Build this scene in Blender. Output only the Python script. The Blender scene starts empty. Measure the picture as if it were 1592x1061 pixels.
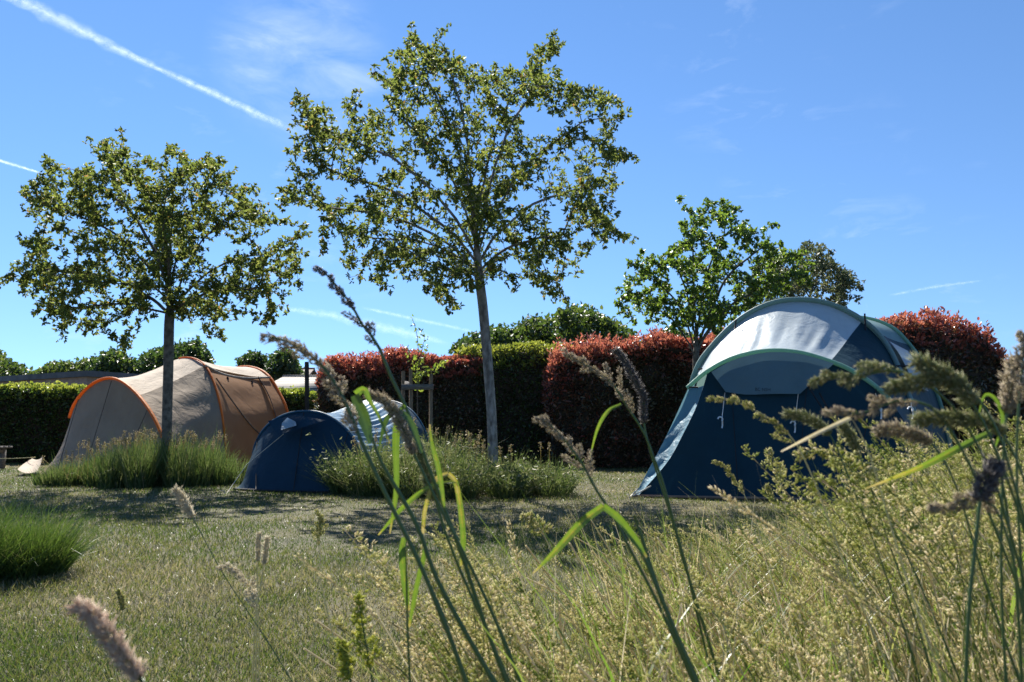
import bpy, math, random
import numpy as np
from mathutils import Vector

R = math.radians
S = bpy.context.scene
C = S.collection
rng = np.random.default_rng(7)

# ------------------------------------------------------------------ camera, sky, sun, exposure
CAM_H = 0.69
PITCH = R(6.43)
FPX = 1592 * 28.0 / 36.0
cam_d = bpy.data.cameras.new('camera')
cam = bpy.data.objects.new('camera', cam_d)
C.objects.link(cam)
cam.location = (0, 0, CAM_H)
cam.rotation_euler = (R(90) + PITCH, 0, 0)
cam_d.lens = 28.0
cam_d.sensor_width = 36.0
cam_d.clip_start = 0.02
cam_d.clip_end = 20000
cam_d.dof.use_dof = True
cam_d.dof.focus_distance = 3.0
cam_d.dof.aperture_fstop = 11.0
S.camera = cam

SUN_EL, SUN_AZ = R(47), R(-21)
w = bpy.data.worlds.new('World')
S.world = w
w.use_nodes = True
nt = w.node_tree
nt.nodes.clear()
wo = nt.nodes.new('ShaderNodeOutputWorld')
bg = nt.nodes.new('ShaderNodeBackground')
sky = nt.nodes.new('ShaderNodeTexSky')
sky.sky_type = 'NISHITA'
sky.sun_disc = False
sky.sun_elevation = SUN_EL
sky.sun_rotation = SUN_AZ
sky.air_density = 1.0
sky.dust_density = 0.0
sky.ozone_density = 3.5
sky.altitude = 50
bg.inputs['Strength'].default_value = 0.072
# thin cirrus: noise stretched along one heading, laid out by sky direction
geo = nt.nodes.new('ShaderNodeTexCoord')
mp = nt.nodes.new('ShaderNodeMapping')
mp.inputs['Rotation'].default_value = (0, R(-28), 0)
mp.inputs['Scale'].default_value = (5.0, 5.0, 13.0)
n1 = nt.nodes.new('ShaderNodeTexNoise')
n1.inputs['Scale'].default_value = 2.2
n1.inputs['Detail'].default_value = 9
n1.inputs['Roughness'].default_value = 0.62
n1.inputs['Distortion'].default_value = 0.5
n2 = nt.nodes.new('ShaderNodeTexNoise')
n2.inputs['Scale'].default_value = 2.6
n2.inputs['Detail'].default_value = 3
mr1 = nt.nodes.new('ShaderNodeMapRange')
mr1.inputs['From Min'].default_value = 0.56
mr1.inputs['From Max'].default_value = 0.80
mr2 = nt.nodes.new('ShaderNodeMapRange')
mr2.inputs['From Min'].default_value = 0.46
mr2.inputs['From Max'].default_value = 0.66
mu = nt.nodes.new('ShaderNodeMath')
mu.operation = 'MULTIPLY'
mu2 = nt.nodes.new('ShaderNodeMath')
mu2.operation = 'MULTIPLY'
mu2.inputs[1].default_value = 0.25
mixc = nt.nodes.new('ShaderNodeMix')
mixc.data_type = 'RGBA'
mixc.inputs[7].default_value = (7.5, 8.2, 9.2, 1)
hs = nt.nodes.new('ShaderNodeHueSaturation')
hs.inputs['Saturation'].default_value = 1.10
L = nt.links.new
L(geo.outputs['Generated'], mp.inputs['Vector'])
L(mp.outputs['Vector'], n1.inputs['Vector'])
L(geo.outputs['Generated'], n2.inputs['Vector'])
L(n1.outputs['Fac'], mr1.inputs['Value'])
L(n2.outputs['Fac'], mr2.inputs['Value'])
L(mr1.outputs['Result'], mu.inputs[0])
L(mr2.outputs['Result'], mu.inputs[1])
_u, _v = (470 - 796) / FPX, (530.5 - 95) / FPX
_d = Vector((_u, math.cos(PITCH) - _v * math.sin(PITCH), math.sin(PITCH) + _v * math.cos(PITCH))).normalized()
dt = nt.nodes.new('ShaderNodeVectorMath')
dt.operation = 'DOT_PRODUCT'
dt.inputs[1].default_value = _d
mrw = nt.nodes.new('ShaderNodeMapRange')
mrw.interpolation_type = 'SMOOTHSTEP'
mrw.inputs['From Min'].default_value = math.cos(R(6.5))
mrw.inputs['From Max'].default_value = math.cos(R(1.0))
mrn = nt.nodes.new('ShaderNodeMapRange')
mrn.inputs['From Min'].default_value = 0.34
mrn.inputs['From Max'].default_value = 0.78
muw = nt.nodes.new('ShaderNodeMath')
muw.operation = 'MULTIPLY'
adw = nt.nodes.new('ShaderNodeMath')
adw.operation = 'ADD'
L(geo.outputs['Generated'], dt.inputs[0])
L(dt.outputs['Value'], mrw.inputs['Value'])
L(n1.outputs['Fac'], mrn.inputs['Value'])
L(mrw.outputs['Result'], muw.inputs[0])
L(mrn.outputs['Result'], muw.inputs[1])
L(muw.outputs[0], adw.inputs[0])
L(mu.outputs[0], adw.inputs[1])
L(adw.outputs[0], mu2.inputs[0])
tin = nt.nodes.new('ShaderNodeMix')
tin.data_type = 'RGBA'
tin.blend_type = 'MULTIPLY'
tin.inputs[0].default_value = 1.0
tin.inputs[7].default_value = (.93, .955, 1.0, 1)
lift = nt.nodes.new('ShaderNodeVectorMath')
lift.operation = 'ADD'
lift.inputs[1].default_value = (0, 0, .10)
nrmv = nt.nodes.new('ShaderNodeVectorMath')
nrmv.operation = 'NORMALIZE'
L(geo.outputs['Generated'], lift.inputs[0])
L(lift.outputs[0], nrmv.inputs[0])
L(nrmv.outputs[0], sky.inputs['Vector'])
L(sky.outputs['Color'], tin.inputs[6])
L(tin.outputs[2], hs.inputs['Color'])
L(hs.outputs['Color'], mixc.inputs[6])
L(mu2.outputs[0], mixc.inputs[0])
L(mixc.outputs[2], bg.inputs['Color'])
L(bg.outputs[0], wo.inputs[0])

sd = bpy.data.lights.new('sun', 'SUN')
sd.energy = 4.6
sd.angle = R(0.53)
sd.color = (1.0, 0.95, 0.86)
sun = bpy.data.objects.new('sun', sd)
C.objects.link(sun)
SUNV = Vector((math.sin(SUN_AZ) * math.cos(SUN_EL), math.cos(SUN_AZ) * math.cos(SUN_EL), math.sin(SUN_EL)))
sun.rotation_euler = SUNV.to_track_quat('Z', 'Y').to_euler()
sun.location = SUNV * 50

S.view_settings.view_transform = 'Standard'
S.view_settings.look = 'None'
S.view_settings.gamma = 1
S.view_settings.exposure = 1.3
try:
    S.cycles.max_bounces = 8
    S.cycles.transparent_max_bounces = 16
except Exception:
    pass

# ------------------------------------------------------------------ helpers
ct, st = math.cos(PITCH), math.sin(PITCH)


def at(px, py, Y):
    """point of the place at depth Y that the photograph shows at px, py (used to measure the place)"""
    u, v = (px - 796) / FPX, (530.5 - py) / FPX
    d = np.array([u, ct - v * st, st + v * ct])
    return np.array([0, 0, CAM_H]) + d * (Y / d[1])


def g(px, Y):
    """ground point at depth Y in photo column px"""
    # at ground level the ray is near the horizon; solve for v
    lo = 0.0
    k = -CAM_H / Y
    v = (k * ct - st) / (ct + k * st)
    return np.array([(px - 796) / FPX * (Y / (ct - v * st)), Y, 0.0])


def to_px(P):
    P = np.asarray(P, float)
    q = P - np.array([0, 0, CAM_H])
    z = q[..., 1] * ct + q[..., 2] * st
    v = (-q[..., 1] * st + q[..., 2] * ct) / z
    return 796 + FPX * q[..., 0] / z, 530.5 - FPX * v


def nrm(a):
    return a / np.maximum(np.linalg.norm(a, axis=-1, keepdims=True), 1e-9)


def npmesh(name, V, Fs, mat, parent=None, tint=None, smooth=False, mats=None):
    """V (n,3); Fs list of (m,k) index arrays; tint per face"""
    V = np.asarray(V, np.float32).reshape(-1, 3)
    me = bpy.data.meshes.new(name)
    me.vertices.add(len(V))
    me.vertices.foreach_set('co', V.ravel())
    Fs = [np.asarray(f, np.int32) for f in Fs if len(f)]
    tot = np.concatenate([np.full(len(f), f.shape[1], np.int32) for f in Fs])
    idx = np.concatenate([f.ravel() for f in Fs])
    me.loops.add(len(idx))
    me.loops.foreach_set('vertex_index', idx)
    me.polygons.add(len(tot))
    start = np.concatenate([[0], np.cumsum(tot)[:-1]]).astype(np.int32)
    me.polygons.foreach_set('loop_start', start)
    me.polygons.foreach_set('loop_total', tot)
    if smooth:
        me.polygons.foreach_set('use_smooth', np.ones(len(tot), bool))
    if tint is not None:
        a = me.attributes.new('tint', 'FLOAT', 'FACE')
        a.data.foreach_set('value', np.asarray(tint, np.float32).ravel())
    me.update(calc_edges=True)
    me.validate()
    me.materials.append(mat)
    o = bpy.data.objects.new(name, me)
    C.objects.link(o)
    if parent:
        o.parent = parent
        o.matrix_parent_inverse = parent.matrix_world.inverted() if False else o.matrix_parent_inverse
        loc = parent.location
        if parent.type == 'EMPTY':
            me.transform(__import__('mathutils').Matrix.Translation(-loc))
    return o


def tag(o, label=None, cat=None, group=None, kind=None):
    if label:
        o['label'] = label
    if cat:
        o['category'] = cat
    if group:
        o['group'] = group
    if kind:
        o['kind'] = kind
    return o


def thing(name, label, cat, loc, group=None):
    o = bpy.data.objects.new(name, None)
    o.empty_display_size = 0.1
    C.objects.link(o)
    o.location = Vector([float(v) for v in loc])
    return tag(o, label, cat, group)


class MB:
    """collects pieces into one mesh"""

    def __init__(s):
        s.V, s.Q, s.T, s.tq, s.tt, s.n = [], [], [], [], [], 0

    def add(s, V, F, tint=0.5):
        V = np.asarray(V, float).reshape(-1, 3)
        F = np.asarray(F, int)
        t = np.full(len(F), tint) if np.isscalar(tint) else np.asarray(tint)
        (s.Q if F.shape[1] == 4 else s.T).append(F + s.n)
        (s.tq if F.shape[1] == 4 else s.tt).append(t)
        s.V.append(V)
        s.n += len(V)

    def build(s, name, mat, parent=None, smooth=False):
        Fs, tt = [], []
        if s.Q:
            Fs.append(np.concatenate(s.Q)); tt.append(np.concatenate(s.tq))
        if s.T:
            Fs.append(np.concatenate(s.T)); tt.append(np.concatenate(s.tt))
        return npmesh(name, np.concatenate(s.V), Fs, mat, parent, np.concatenate(tt), smooth)


def box(mb, x0, x1, y0, y1, z0, z1, tint=0.5):
    V = [(x, y, z) for z in (z0, z1) for y in (y0, y1) for x in (x0, x1)]
    F = [(0, 2, 3, 1), (4, 5, 7, 6), (0, 1, 5, 4), (2, 6, 7, 3), (0, 4, 6, 2), (1, 3, 7, 5)]
    mb.add(V, F, tint)


def obox(mb, c, ax, ay, az, bevel=0.0, tint=0.5):
    """oriented box: centre, three half-axis vectors"""
    c, ax, ay, az = map(lambda q: np.asarray(q, float), (c, ax, ay, az))
    V = [c + i * ax + j * ay + k * az for k in (-1, 1) for j in (-1, 1) for i in (-1, 1)]
    F = [(0, 2, 3, 1), (4, 5, 7, 6), (0, 1, 5, 4), (2, 6, 7, 3), (0, 4, 6, 2), (1, 3, 7, 5)]
    mb.add(V, F, tint)


def tube(mb, P, rad, sides=6, tint=0.5, flat=1.0, cap=True):
    P = np.asarray(P, float)
    n = len(P)
    rad = np.full(n, rad) if np.isscalar(rad) else np.asarray(rad, float)
    T = nrm(np.gradient(P, axis=0))
    ref = np.array([0.13, 0.21, 0.97]) if abs(T[:, 2]).mean() < 0.8 else np.array([0.97, 0.21, 0.1])
    A = nrm(np.cross(T, ref))
    B = np.cross(T, A)
    th = np.linspace(0, 2 * math.pi, sides, endpoint=False)
    ring = P[:, None] + rad[:, None, None] * (np.cos(th)[None, :, None] * A[:, None] + flat * np.sin(th)[None, :, None] * B[:, None])
    V = ring.reshape(-1, 3)
    i = np.arange(n - 1)[:, None] * sides
    j = np.arange(sides)[None]
    j2 = (j + 1) % sides
    F = np.stack([i + j, i + j2, i + sides + j2, i + sides + j], -1).reshape(-1, 4)
    mb.add(V, F, tint)
    if cap:
        k = mb.n
        mb.add([P[0], P[-1]], np.zeros((0, 3), int))
        base = k - len(V)
        fa = np.stack([np.full(sides, k), base + np.arange(sides), base + (np.arange(sides) + 1) % sides], -1)
        o = base + (n - 1) * sides
        fb = np.stack([np.full(sides, k + 1), o + (np.arange(sides) + 1) % sides, o + np.arange(sides)], -1)
        mb.T.append(np.concatenate([fa, fb])); mb.tt.append(np.full(2 * sides, tint if np.isscalar(tint) else 0.5))


def crv(P, n):
    """Catmull-Rom through P, n points evenly by arc length"""
    P = np.asarray(P, float)
    Q = np.vstack([2 * P[0] - P[1], P, 2 * P[-1] - P[-2]])
    out = []
    for i in range(1, len(Q) - 2):
        t = np.linspace(0, 1, 16, endpoint=False)[:, None]
        a, b, c, d = Q[i - 1], Q[i], Q[i + 1], Q[i + 2]
        out.append(0.5 * (2 * b + (c - a) * t + (2 * a - 5 * b + 4 * c - d) * t ** 2 + (3 * b - a - 3 * c + d) * t ** 3))
    out = np.vstack(out + [P[-1:]])
    s = np.concatenate([[0], np.cumsum(np.linalg.norm(np.diff(out, axis=0), axis=1))])
    q = np.linspace(0, s[-1], n)
    return np.stack([np.interp(q, s, out[:, k]) for k in range(3)], -1)


def pts(lst):
    return [p if isinstance(p, np.ndarray) else at(*p) for p in lst]


def grid_faces(a, b):
    i, j = np.meshgrid(np.arange(a - 1), np.arange(b - 1), indexing='ij')
    k = (i * b + j).reshape(-1)
    return np.stack([k, k + 1, k + b + 1, k + b], -1)


def loft(name, A, B, sub, mat, parent, sag=0.0, wr=None, out=None, smooth=True):
    """cloth stretched between two curves with the same number of points; sag in metres; wr(u, v) lifts along the normal"""
    n = len(A)
    v = np.linspace(0, 1, sub)[:, None, None]
    G = A[None] * (1 - v) + B[None] * v
    du = np.gradient(G, axis=1)
    dv = np.gradient(G, axis=0)
    N = nrm(np.cross(du, dv))
    if out is not None:
        c = np.asarray(out, float)
        sgn = np.sign(((G - c) * N).sum(-1, keepdims=True).mean())
        N = N * sgn
    if sag:
        G = G - N * (sag * 4 * v * (1 - v))
    if wr is not None:
        uu = np.linspace(0, 1, n)[None, :] + 0 * v[..., 0]
        vv = v[..., 0] + 0 * uu
        G = G + N * wr(uu, vv)[..., None]
    return npmesh(name, G.reshape(-1, 3), [grid_faces(sub, n)], mat, parent, None, smooth)


def leaf_geo(P, D, Ln, Wd, fold=0.25, curl=0.2, r=None):
    """pointed folded leaves, two quads each"""
    r = r or rng
    n = len(P)
    D = nrm(D)
    N = nrm(np.cross(D, r.normal(size=(n, 3))))
    Sd = np.cross(D, N)
    Ln = np.broadcast_to(np.asarray(Ln, float), (n,))[:, None]
    Wd = np.broadcast_to(np.asarray(Wd, float), (n,))[:, None]
    f = fold * Wd
    V = np.stack([P,
                  P + D * Ln * .32 + Sd * Wd * .5 + N * f,
                  P + D * Ln * .68 + Sd * Wd * .40 + N * (f - curl * Ln * .3),
                  P + D * Ln - N * curl * Ln,
                  P + D * Ln * .68 - Sd * Wd * .40 + N * (f - curl * Ln * .3),
                  P + D * Ln * .32 - Sd * Wd * .5 + N * f], 1)
    b = np.arange(n)[:, None] * 6
    F = np.concatenate([b + [0, 1, 2, 3], b + [0, 3, 4, 5]])
    return V.reshape(-1, 3), F


def blades_geo(P, az, Ln, lean, bend, Wd, segs=3, twist=None):
    """grass blades: strips of quads, P base points, az heading, lean / bend as fractions of the length"""
    n = len(P)
    H = np.stack([np.cos(az), np.sin(az), np.zeros(n)], -1)
    tw = az + math.pi / 2 if twist is None else twist
    Sd = np.stack([np.cos(tw), np.sin(tw), np.zeros(n)], -1)
    t = np.linspace(0, 1, segs + 1)
    V = []
    for k in t:
        h = (lean * k + bend * k * k) * Ln
        zz = Ln * k * np.sqrt(np.clip(1 - (lean * .8 + bend * k * .8) ** 2, 0.1, 1)) - np.maximum(bend - .35, 0) * Ln * k ** 3 * .9
        c = P + H * h[:, None] + np.stack([0 * zz, 0 * zz, zz], -1)
        wv = Wd * (1.0 if k < .45 else max(0.06, 1 - (k - .45) / .55)) * .5
        wv = np.broadcast_to(wv, (n,))[:, None]
        V.append(c - Sd * wv)
        V.append(c + Sd * wv)
    V = np.stack(V, 1)
    m = 2 * (segs + 1)
    b = np.arange(n)[:, None] * m
    F = np.concatenate([b + [2 * k, 2 * k + 1, 2 * k + 3, 2 * k + 2] for k in range(segs)])
    return V.reshape(-1, 3), F


def spikelets_geo(P, D, Ln, Wd):
    """small pointed husks, six-sided spindles simplified to eight triangles"""
    n = len(P)
    D = nrm(D)
    A = nrm(np.cross(D, rng.normal(size=(n, 3))))
    B = np.cross(D, A)
    Ln = np.broadcast_to(np.asarray(Ln, float), (n,))[:, None]
    Wd = np.broadcast_to(np.asarray(Wd, float), (n,))[:, None] * .5
    m = P + D * Ln * .4
    V = np.stack([P, m + A * Wd, m + B * Wd, m - A * Wd, m - B * Wd, P + D * Ln], 1)
    b = np.arange(n)[:, None] * 6
    F = np.concatenate([b + q for q in ([0, 2, 1], [0, 3, 2], [0, 4, 3], [0, 1, 4], [5, 1, 2], [5, 2, 3], [5, 3, 4], [5, 4, 1])])
    return V.reshape(-1, 3), F


def vnoise(x, y, seed=0):
    """smooth 2-d noise from a few sines, about -1..1"""
    q = np.random.default_rng(seed)
    o = 0
    for k in range(6):
        a, f, p = q.uniform(0, 6.28), q.uniform(.6, 2.4), q.uniform(0, 6.28)
        o = o + np.sin((x * math.cos(a) + y * math.sin(a)) * f + p)
    return o / 3.0


# ------------------------------------------------------------------ materials
def newmat(name):
    m = bpy.data.materials.new(name)
    m.use_nodes = True
    m.node_tree.nodes.clear()
    return m, m.node_tree


def nd(t, kind, **kw):
    n = t.nodes.new(kind)
    for k, v in kw.items():
        if k in n.inputs:
            n.inputs[k].default_value = v
        else:
            setattr(n, k, v)
    return n


def ramp(t, stops):
    r = t.nodes.new('ShaderNodeValToRGB')
    e = r.color_ramp.elements
    while len(e) > 1:
        e.remove(e[-1])
    e[0].position, e[0].color = stops[0][0], (*stops[0][1], 1)
    for p, c in stops[1:]:
        q = e.new(p)
        q.color = (*c, 1)
    return r


def leaf_mat(name, stops, tstops=None, transl=0.4, rough=0.42, spec=0.5, patch=None):
    """leaf: gloss on top, light through it; colour by the per-leaf value 'tint' (patch: broad patches by place)"""
    m, t = newmat(name)
    out = nd(t, 'ShaderNodeOutputMaterial')
    at_ = nd(t, 'ShaderNodeAttribute', attribute_name='tint')
    r1 = ramp(t, stops)
    fac = at_.outputs['Fac']
    if patch:
        sc, amt = patch
        ob = nd(t, 'ShaderNodeNewGeometry')
        no = nd(t, 'ShaderNodeTexNoise', Scale=sc, Detail=4.0)
        ma = nd(t, 'ShaderNodeMath', operation='MULTIPLY_ADD')
        ma.inputs[1].default_value = amt
        mb_ = nd(t, 'ShaderNodeMath', operation='ADD')
        mb_.inputs[1].default_value = -amt * .5
        t.links.new(ob.outputs['Position'], no.inputs['Vector'])
        t.links.new(no.outputs['Fac'], ma.inputs[0])
        t.links.new(fac, ma.inputs[2])
        t.links.new(ma.outputs[0], mb_.inputs[0])
        fac = mb_.outputs[0]
    t.links.new(fac, r1.inputs[0])
    r2 = ramp(t, tstops or [(p, (min(1, c[0] * 2.2), min(1, c[1] * 2.4), c[2] * 1.0)) for p, c in stops])
    t.links.new(fac, r2.inputs[0])
    p = nd(t, 'ShaderNodeBsdfPrincipled', Roughness=rough)
    p.inputs['Specular IOR Level'].default_value = spec
    tr = nd(t, 'ShaderNodeBsdfTranslucent')
    mx = nd(t, 'ShaderNodeMixShader')
    mx.inputs[0].default_value = transl
    t.links.new(r1.outputs[0], p.inputs['Base Color'])
    t.links.new(r2.outputs[0], tr.inputs['Color'])
    t.links.new(p.outputs[0], mx.inputs[1])
    t.links.new(tr.outputs[0], mx.inputs[2])
    t.links.new(mx.outputs[0], out.inputs[0])
    return m


def solid_mat(name, c1, c2=None, scale=8, rough=0.75, bump=0.0, bscale=40, stretch=(1, 1, 1), spec=0.3, lo=.35, hi=.65):
    m, t = newmat(name)
    out = nd(t, 'ShaderNodeOutputMaterial')
    p = nd(t, 'ShaderNodeBsdfPrincipled', Roughness=rough)
    p.inputs['Specular IOR Level'].default_value = spec
    tc = nd(t, 'ShaderNodeNewGeometry')
    mpn = nd(t, 'ShaderNodeMapping')
    mpn.inputs['Scale'].default_value = stretch
    t.links.new(tc.outputs['Position'], mpn.inputs['Vector'])
    no = nd(t, 'ShaderNodeTexNoise', Scale=scale, Detail=6.0, Roughness=.6)
    t.links.new(mpn.outputs[0], no.inputs['Vector'])
    r = ramp(t, [(lo, c1), (hi, c2 or c1)])
    t.links.new(no.outputs['Fac'], r.inputs[0])
    t.links.new(r.outputs[0], p.inputs['Base Color'])
    if bump:
        nb = nd(t, 'ShaderNodeTexNoise', Scale=bscale, Detail=6.0)
        t.links.new(mpn.outputs[0], nb.inputs['Vector'])
        bp = nd(t, 'ShaderNodeBump', Strength=bump, Distance=0.02)
        t.links.new(nb.outputs['Fac'], bp.inputs['Height'])
        t.links.new(bp.outputs[0], p.inputs['Normal'])
    t.links.new(p.outputs[0], out.inputs[0])
    return m


def fabric_mat(name, col, transl=0.15, tcol=None, rough=0.6, bump=0.25, bscale=5.0, spec=0.3, stretch=(1, 1, 1), var=0.12):
    m, t = newmat(name)
    out = nd(t, 'ShaderNodeOutputMaterial')
    p = nd(t, 'ShaderNodeBsdfPrincipled', Roughness=rough)
    p.inputs['Specular IOR Level'].default_value = spec
    tc = nd(t, 'ShaderNodeNewGeometry')
    mpn = nd(t, 'ShaderNodeMapping')
    mpn.inputs['Scale'].default_value = stretch
    t.links.new(tc.outputs['Position'], mpn.inputs['Vector'])
    no = nd(t, 'ShaderNodeTexNoise', Scale=2.5, Detail=6.0, Roughness=.6)
    t.links.new(tc.outputs['Position'], no.inputs['Vector'])
    r = ramp(t, [(.3, tuple(c * (1 - var) for c in col)), (.7, tuple(min(1, c * (1 + var)) for c in col))])
    t.links.new(no.outputs['Fac'], r.inputs[0])
    t.links.new(r.outputs[0], p.inputs['Base Color'])
    nb = nd(t, 'ShaderNodeTexNoise', Scale=bscale, Detail=5.0, Roughness=.55, Distortion=.6)
    t.links.new(mpn.outputs[0], nb.inputs['Vector'])
    bp = nd(t, 'ShaderNodeBump', Strength=bump, Distance=0.06)
    t.links.new(nb.outputs['Fac'], bp.inputs['Height'])
    t.links.new(bp.outputs[0], p.inputs['Normal'])
    tr = nd(t, 'ShaderNodeBsdfTranslucent')
    tr.inputs['Color'].default_value = (*(tcol or col), 1)
    mx = nd(t, 'ShaderNodeMixShader')
    mx.inputs[0].default_value = transl
    t.links.new(p.outputs[0], mx.inputs[1])
    t.links.new(tr.outputs[0], mx.inputs[2])
    t.links.new(mx.outputs[0], out.inputs[0])
    return m


M = {}
M['ground'] = solid_mat('ground_soil', (.05, .048, .022), (.10, .088, .045), scale=1.6, rough=.9, bump=.6, bscale=30)
M['lawn'] = leaf_mat('lawn_blade', [(0, (.03, .056, .013)), (.35, (.062, .088, .022)), (.6, (.105, .112, .038)), (.85, (.21, .185, .09)), (1, (.36, .31, .2))],
                     [(0, (.08, .15, .02)), (.35, (.15, .205, .035)), (.6, (.225, .23, .06)), (.85, (.36, .32, .14)), (1, (.5, .42, .26))],
                     transl=.35, rough=.45, spec=.35, patch=(.6, 1.9))
M['meadow'] = leaf_mat('meadow_blade', [(0, (.05, .085, .022)), (.35, (.11, .14, .04)), (.6, (.24, .22, .09)), (.82, (.42, .36, .2)), (1, (.6, .53, .36))],
                       [(0, (.16, .30, .03)), (.35, (.30, .40, .06)), (.6, (.45, .42, .14)), (.82, (.62, .52, .27)), (1, (.72, .62, .42))],
                       transl=.4, rough=.4, spec=.5)
M['panicle'] = leaf_mat('seed_husk', [(0, (.12, .155, .035)), (.4, (.33, .34, .11)), (.75, (.55, .50, .27)), (1, (.70, .63, .46))],
                        [(0, (.36, .43, .09)), (.4, (.58, .60, .22)), (.75, (.80, .75, .42)), (1, (.9, .8, .56))], transl=.55, rough=.6, spec=.2)
M['husk_grey'] = leaf_mat('seed_husk_grey', [(0, (.22, .18, .14)), (.5, (.37, .32, .25)), (1, (.52, .47, .33))],
                          [(0, (.5, .42, .34)), (.5, (.66, .58, .44)), (1, (.8, .73, .5))], transl=.5, rough=.6, spec=.2)
M['husk_dark'] = leaf_mat('seed_husk_purple', [(0, (.075, .065, .07)), (.6, (.16, .14, .135)), (1, (.33, .29, .22))],
                          [(0, (.08, .06, .07)), (.6, (.17, .13, .12)), (1, (.36, .3, .22))], transl=.3, rough=.55, spec=.3)
M['husk_green'] = leaf_mat('seed_husk_green', [(0, (.14, .17, .07)), (.6, (.30, .31, .16)), (1, (.47, .43, .29))],
                           [(0, (.28, .34, .11)), (.6, (.45, .46, .2)), (1, (.62, .55, .36))], transl=.48, rough=.55, spec=.3)
M['husk_pink'] = leaf_mat('seed_husk_pink', [(0, (.48, .39, .31)), (.6, (.64, .55, .44)), (1, (.74, .67, .55))],
                          [(0, (.65, .46, .36)), (.6, (.78, .62, .5)), (1, (.85, .75, .6))], transl=.5, rough=.6, spec=.2)
M['husk_cream'] = leaf_mat('seed_husk_cream', [(0, (.50, .45, .33)), (.6, (.68, .62, .48)), (1, (.78, .73, .6))],
                           [(0, (.7, .62, .46)), (.6, (.84, .77, .6)), (1, (.9, .85, .7))], transl=.5, rough=.6, spec=.2)
M['husk_yellow'] = leaf_mat('yellow_bloom', [(0, (.22, .27, .04)), (.6, (.40, .42, .07)), (1, (.55, .5, .12))],
                            [(0, (.45, .52, .07)), (.6, (.68, .7, .1)), (1, (.8, .75, .2))], transl=.5, rough=.6, spec=.2)
M['stem_green'] = leaf_mat('green_stem', [(0, (.045, .085, .025)), (1, (.09, .15, .04))], transl=.12, rough=.4)
M['stem_straw'] = leaf_mat('straw_stem', [(0, (.35, .3, .16)), (1, (.6, .54, .38))], transl=.2, rough=.45)
M['blade_green'] = leaf_mat('grass_leaf', [(0, (.05, .11, .02)), (.6, (.09, .17, .025)), (.85, (.3, .26, .05)), (1, (.4, .32, .12))],
                            [(0, (.14, .26, .02)), (.6, (.24, .37, .03)), (.85, (.55, .42, .05)), (1, (.6, .48, .16))], transl=.33, rough=.38, spec=.5)
M['lavender'] = leaf_mat('lavender_leaf', [(0, (.035, .07, .02)), (.5, (.07, .105, .034)), (.85, (.15, .17, .07)), (1, (.34, .29, .17))],
                         [(0, (.09, .16, .03)), (.5, (.16, .23, .05)), (1, (.34, .35, .14))], transl=.3, rough=.5, spec=.2)
M['tuft'] = leaf_mat('bright_tuft', [(0, (.045, .08, .02)), (.6, (.075, .12, .028)), (1, (.22, .24, .08))],
                     [(0, (.08, .15, .02)), (.6, (.14, .22, .03)), (1, (.38, .38, .15))], transl=.33, rough=.4)
M['flower'] = leaf_mat('dry_flower', [(0, (.22, .17, .13)), (1, (.42, .34, .26))], transl=.4, rough=.7)
M['pear_leaf'] = leaf_mat('pear_leaf', [(0, (.035, .055, .018)), (.5, (.075, .095, .03)), (.9, (.14, .145, .045)), (1, (.17, .10, .04))],
                          [(0, (.15, .22, .035)), (.5, (.28, .35, .065)), (.9, (.46, .47, .10)), (1, (.5, .3, .07))], transl=.38, rough=.55, spec=.10)
M['oak_leaf'] = leaf_mat('oak_leaf', [(0, (.035, .068, .016)), (.6, (.07, .11, .025)), (1, (.13, .16, .04))],
                         [(0, (.14, .26, .025)), (.6, (.26, .4, .04)), (1, (.42, .5, .07))], transl=.38, rough=.4, spec=.5)
M['olive_leaf'] = leaf_mat('grey_leaf', [(0, (.045, .07, .03)), (.6, (.08, .105, .045)), (1, (.13, .14, .06))],
                           [(0, (.12, .17, .06)), (.6, (.2, .23, .09)), (1, (.33, .3, .12))], transl=.3, rough=.5)
M['far_leaf'] = leaf_mat('far_leaf', [(0, (.018, .038, .014)), (.6, (.036, .062, .018)), (1, (.075, .10, .024))],
                         [(0, (.06, .12, .02)), (.6, (.12, .2, .03)), (1, (.25, .32, .05))], transl=.3, rough=.5)
M['photinia'] = leaf_mat('photinia_leaf', [(0, (.05, .07, .03)), (.3, (.095, .075, .042)), (.55, (.14, .065, .04)), (.8, (.26, .062, .048)), (1, (.42, .13, .085))],
                         [(0, (.06, .10, .02)), (.3, (.13, .08, .03)), (.55, (.36, .15, .06)), (.8, (.62, .14, .10)), (1, (.75, .28, .16))], transl=.3, rough=.28, spec=.7)
M['laurel'] = leaf_mat('laurel_leaf', [(0, (.032, .05, .02)), (.5, (.06, .085, .024)), (.8, (.11, .14, .025)), (1, (.2, .22, .04))],
                       [(0, (.06, .1, .02)), (.5, (.15, .21, .03)), (.8, (.4, .46, .05)), (1, (.55, .58, .08))], transl=.33, rough=.35, spec=.6)
M['beech'] = leaf_mat('beech_leaf', [(0, (.032, .055, .02)), (.5, (.055, .085, .022)), (.8, (.11, .15, .025)), (1, (.2, .23, .04))],
                      [(0, (.06, .12, .02)), (.5, (.15, .24, .03)), (.8, (.42, .5, .05)), (1, (.58, .62, .1))], transl=.35, rough=.4, spec=.5)
M['twigs'] = solid_mat('hedge_dark_core', (.025, .019, .014), (.055, .042, .03), scale=20, rough=.95)  # dark tone puts the shade between the leaves into the colour
M['bark'] = solid_mat('grey_bark', (.11, .098, .085), (.36, .33, .30), scale=16, rough=.9, bump=.8, bscale=35, stretch=(1, 1, .45), lo=.38, hi=.68)
M['bark_dark'] = solid_mat('dark_bark', (.06, .052, .045), (.17, .15, .125), scale=14, rough=.9, bump=.6, bscale=30)
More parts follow.
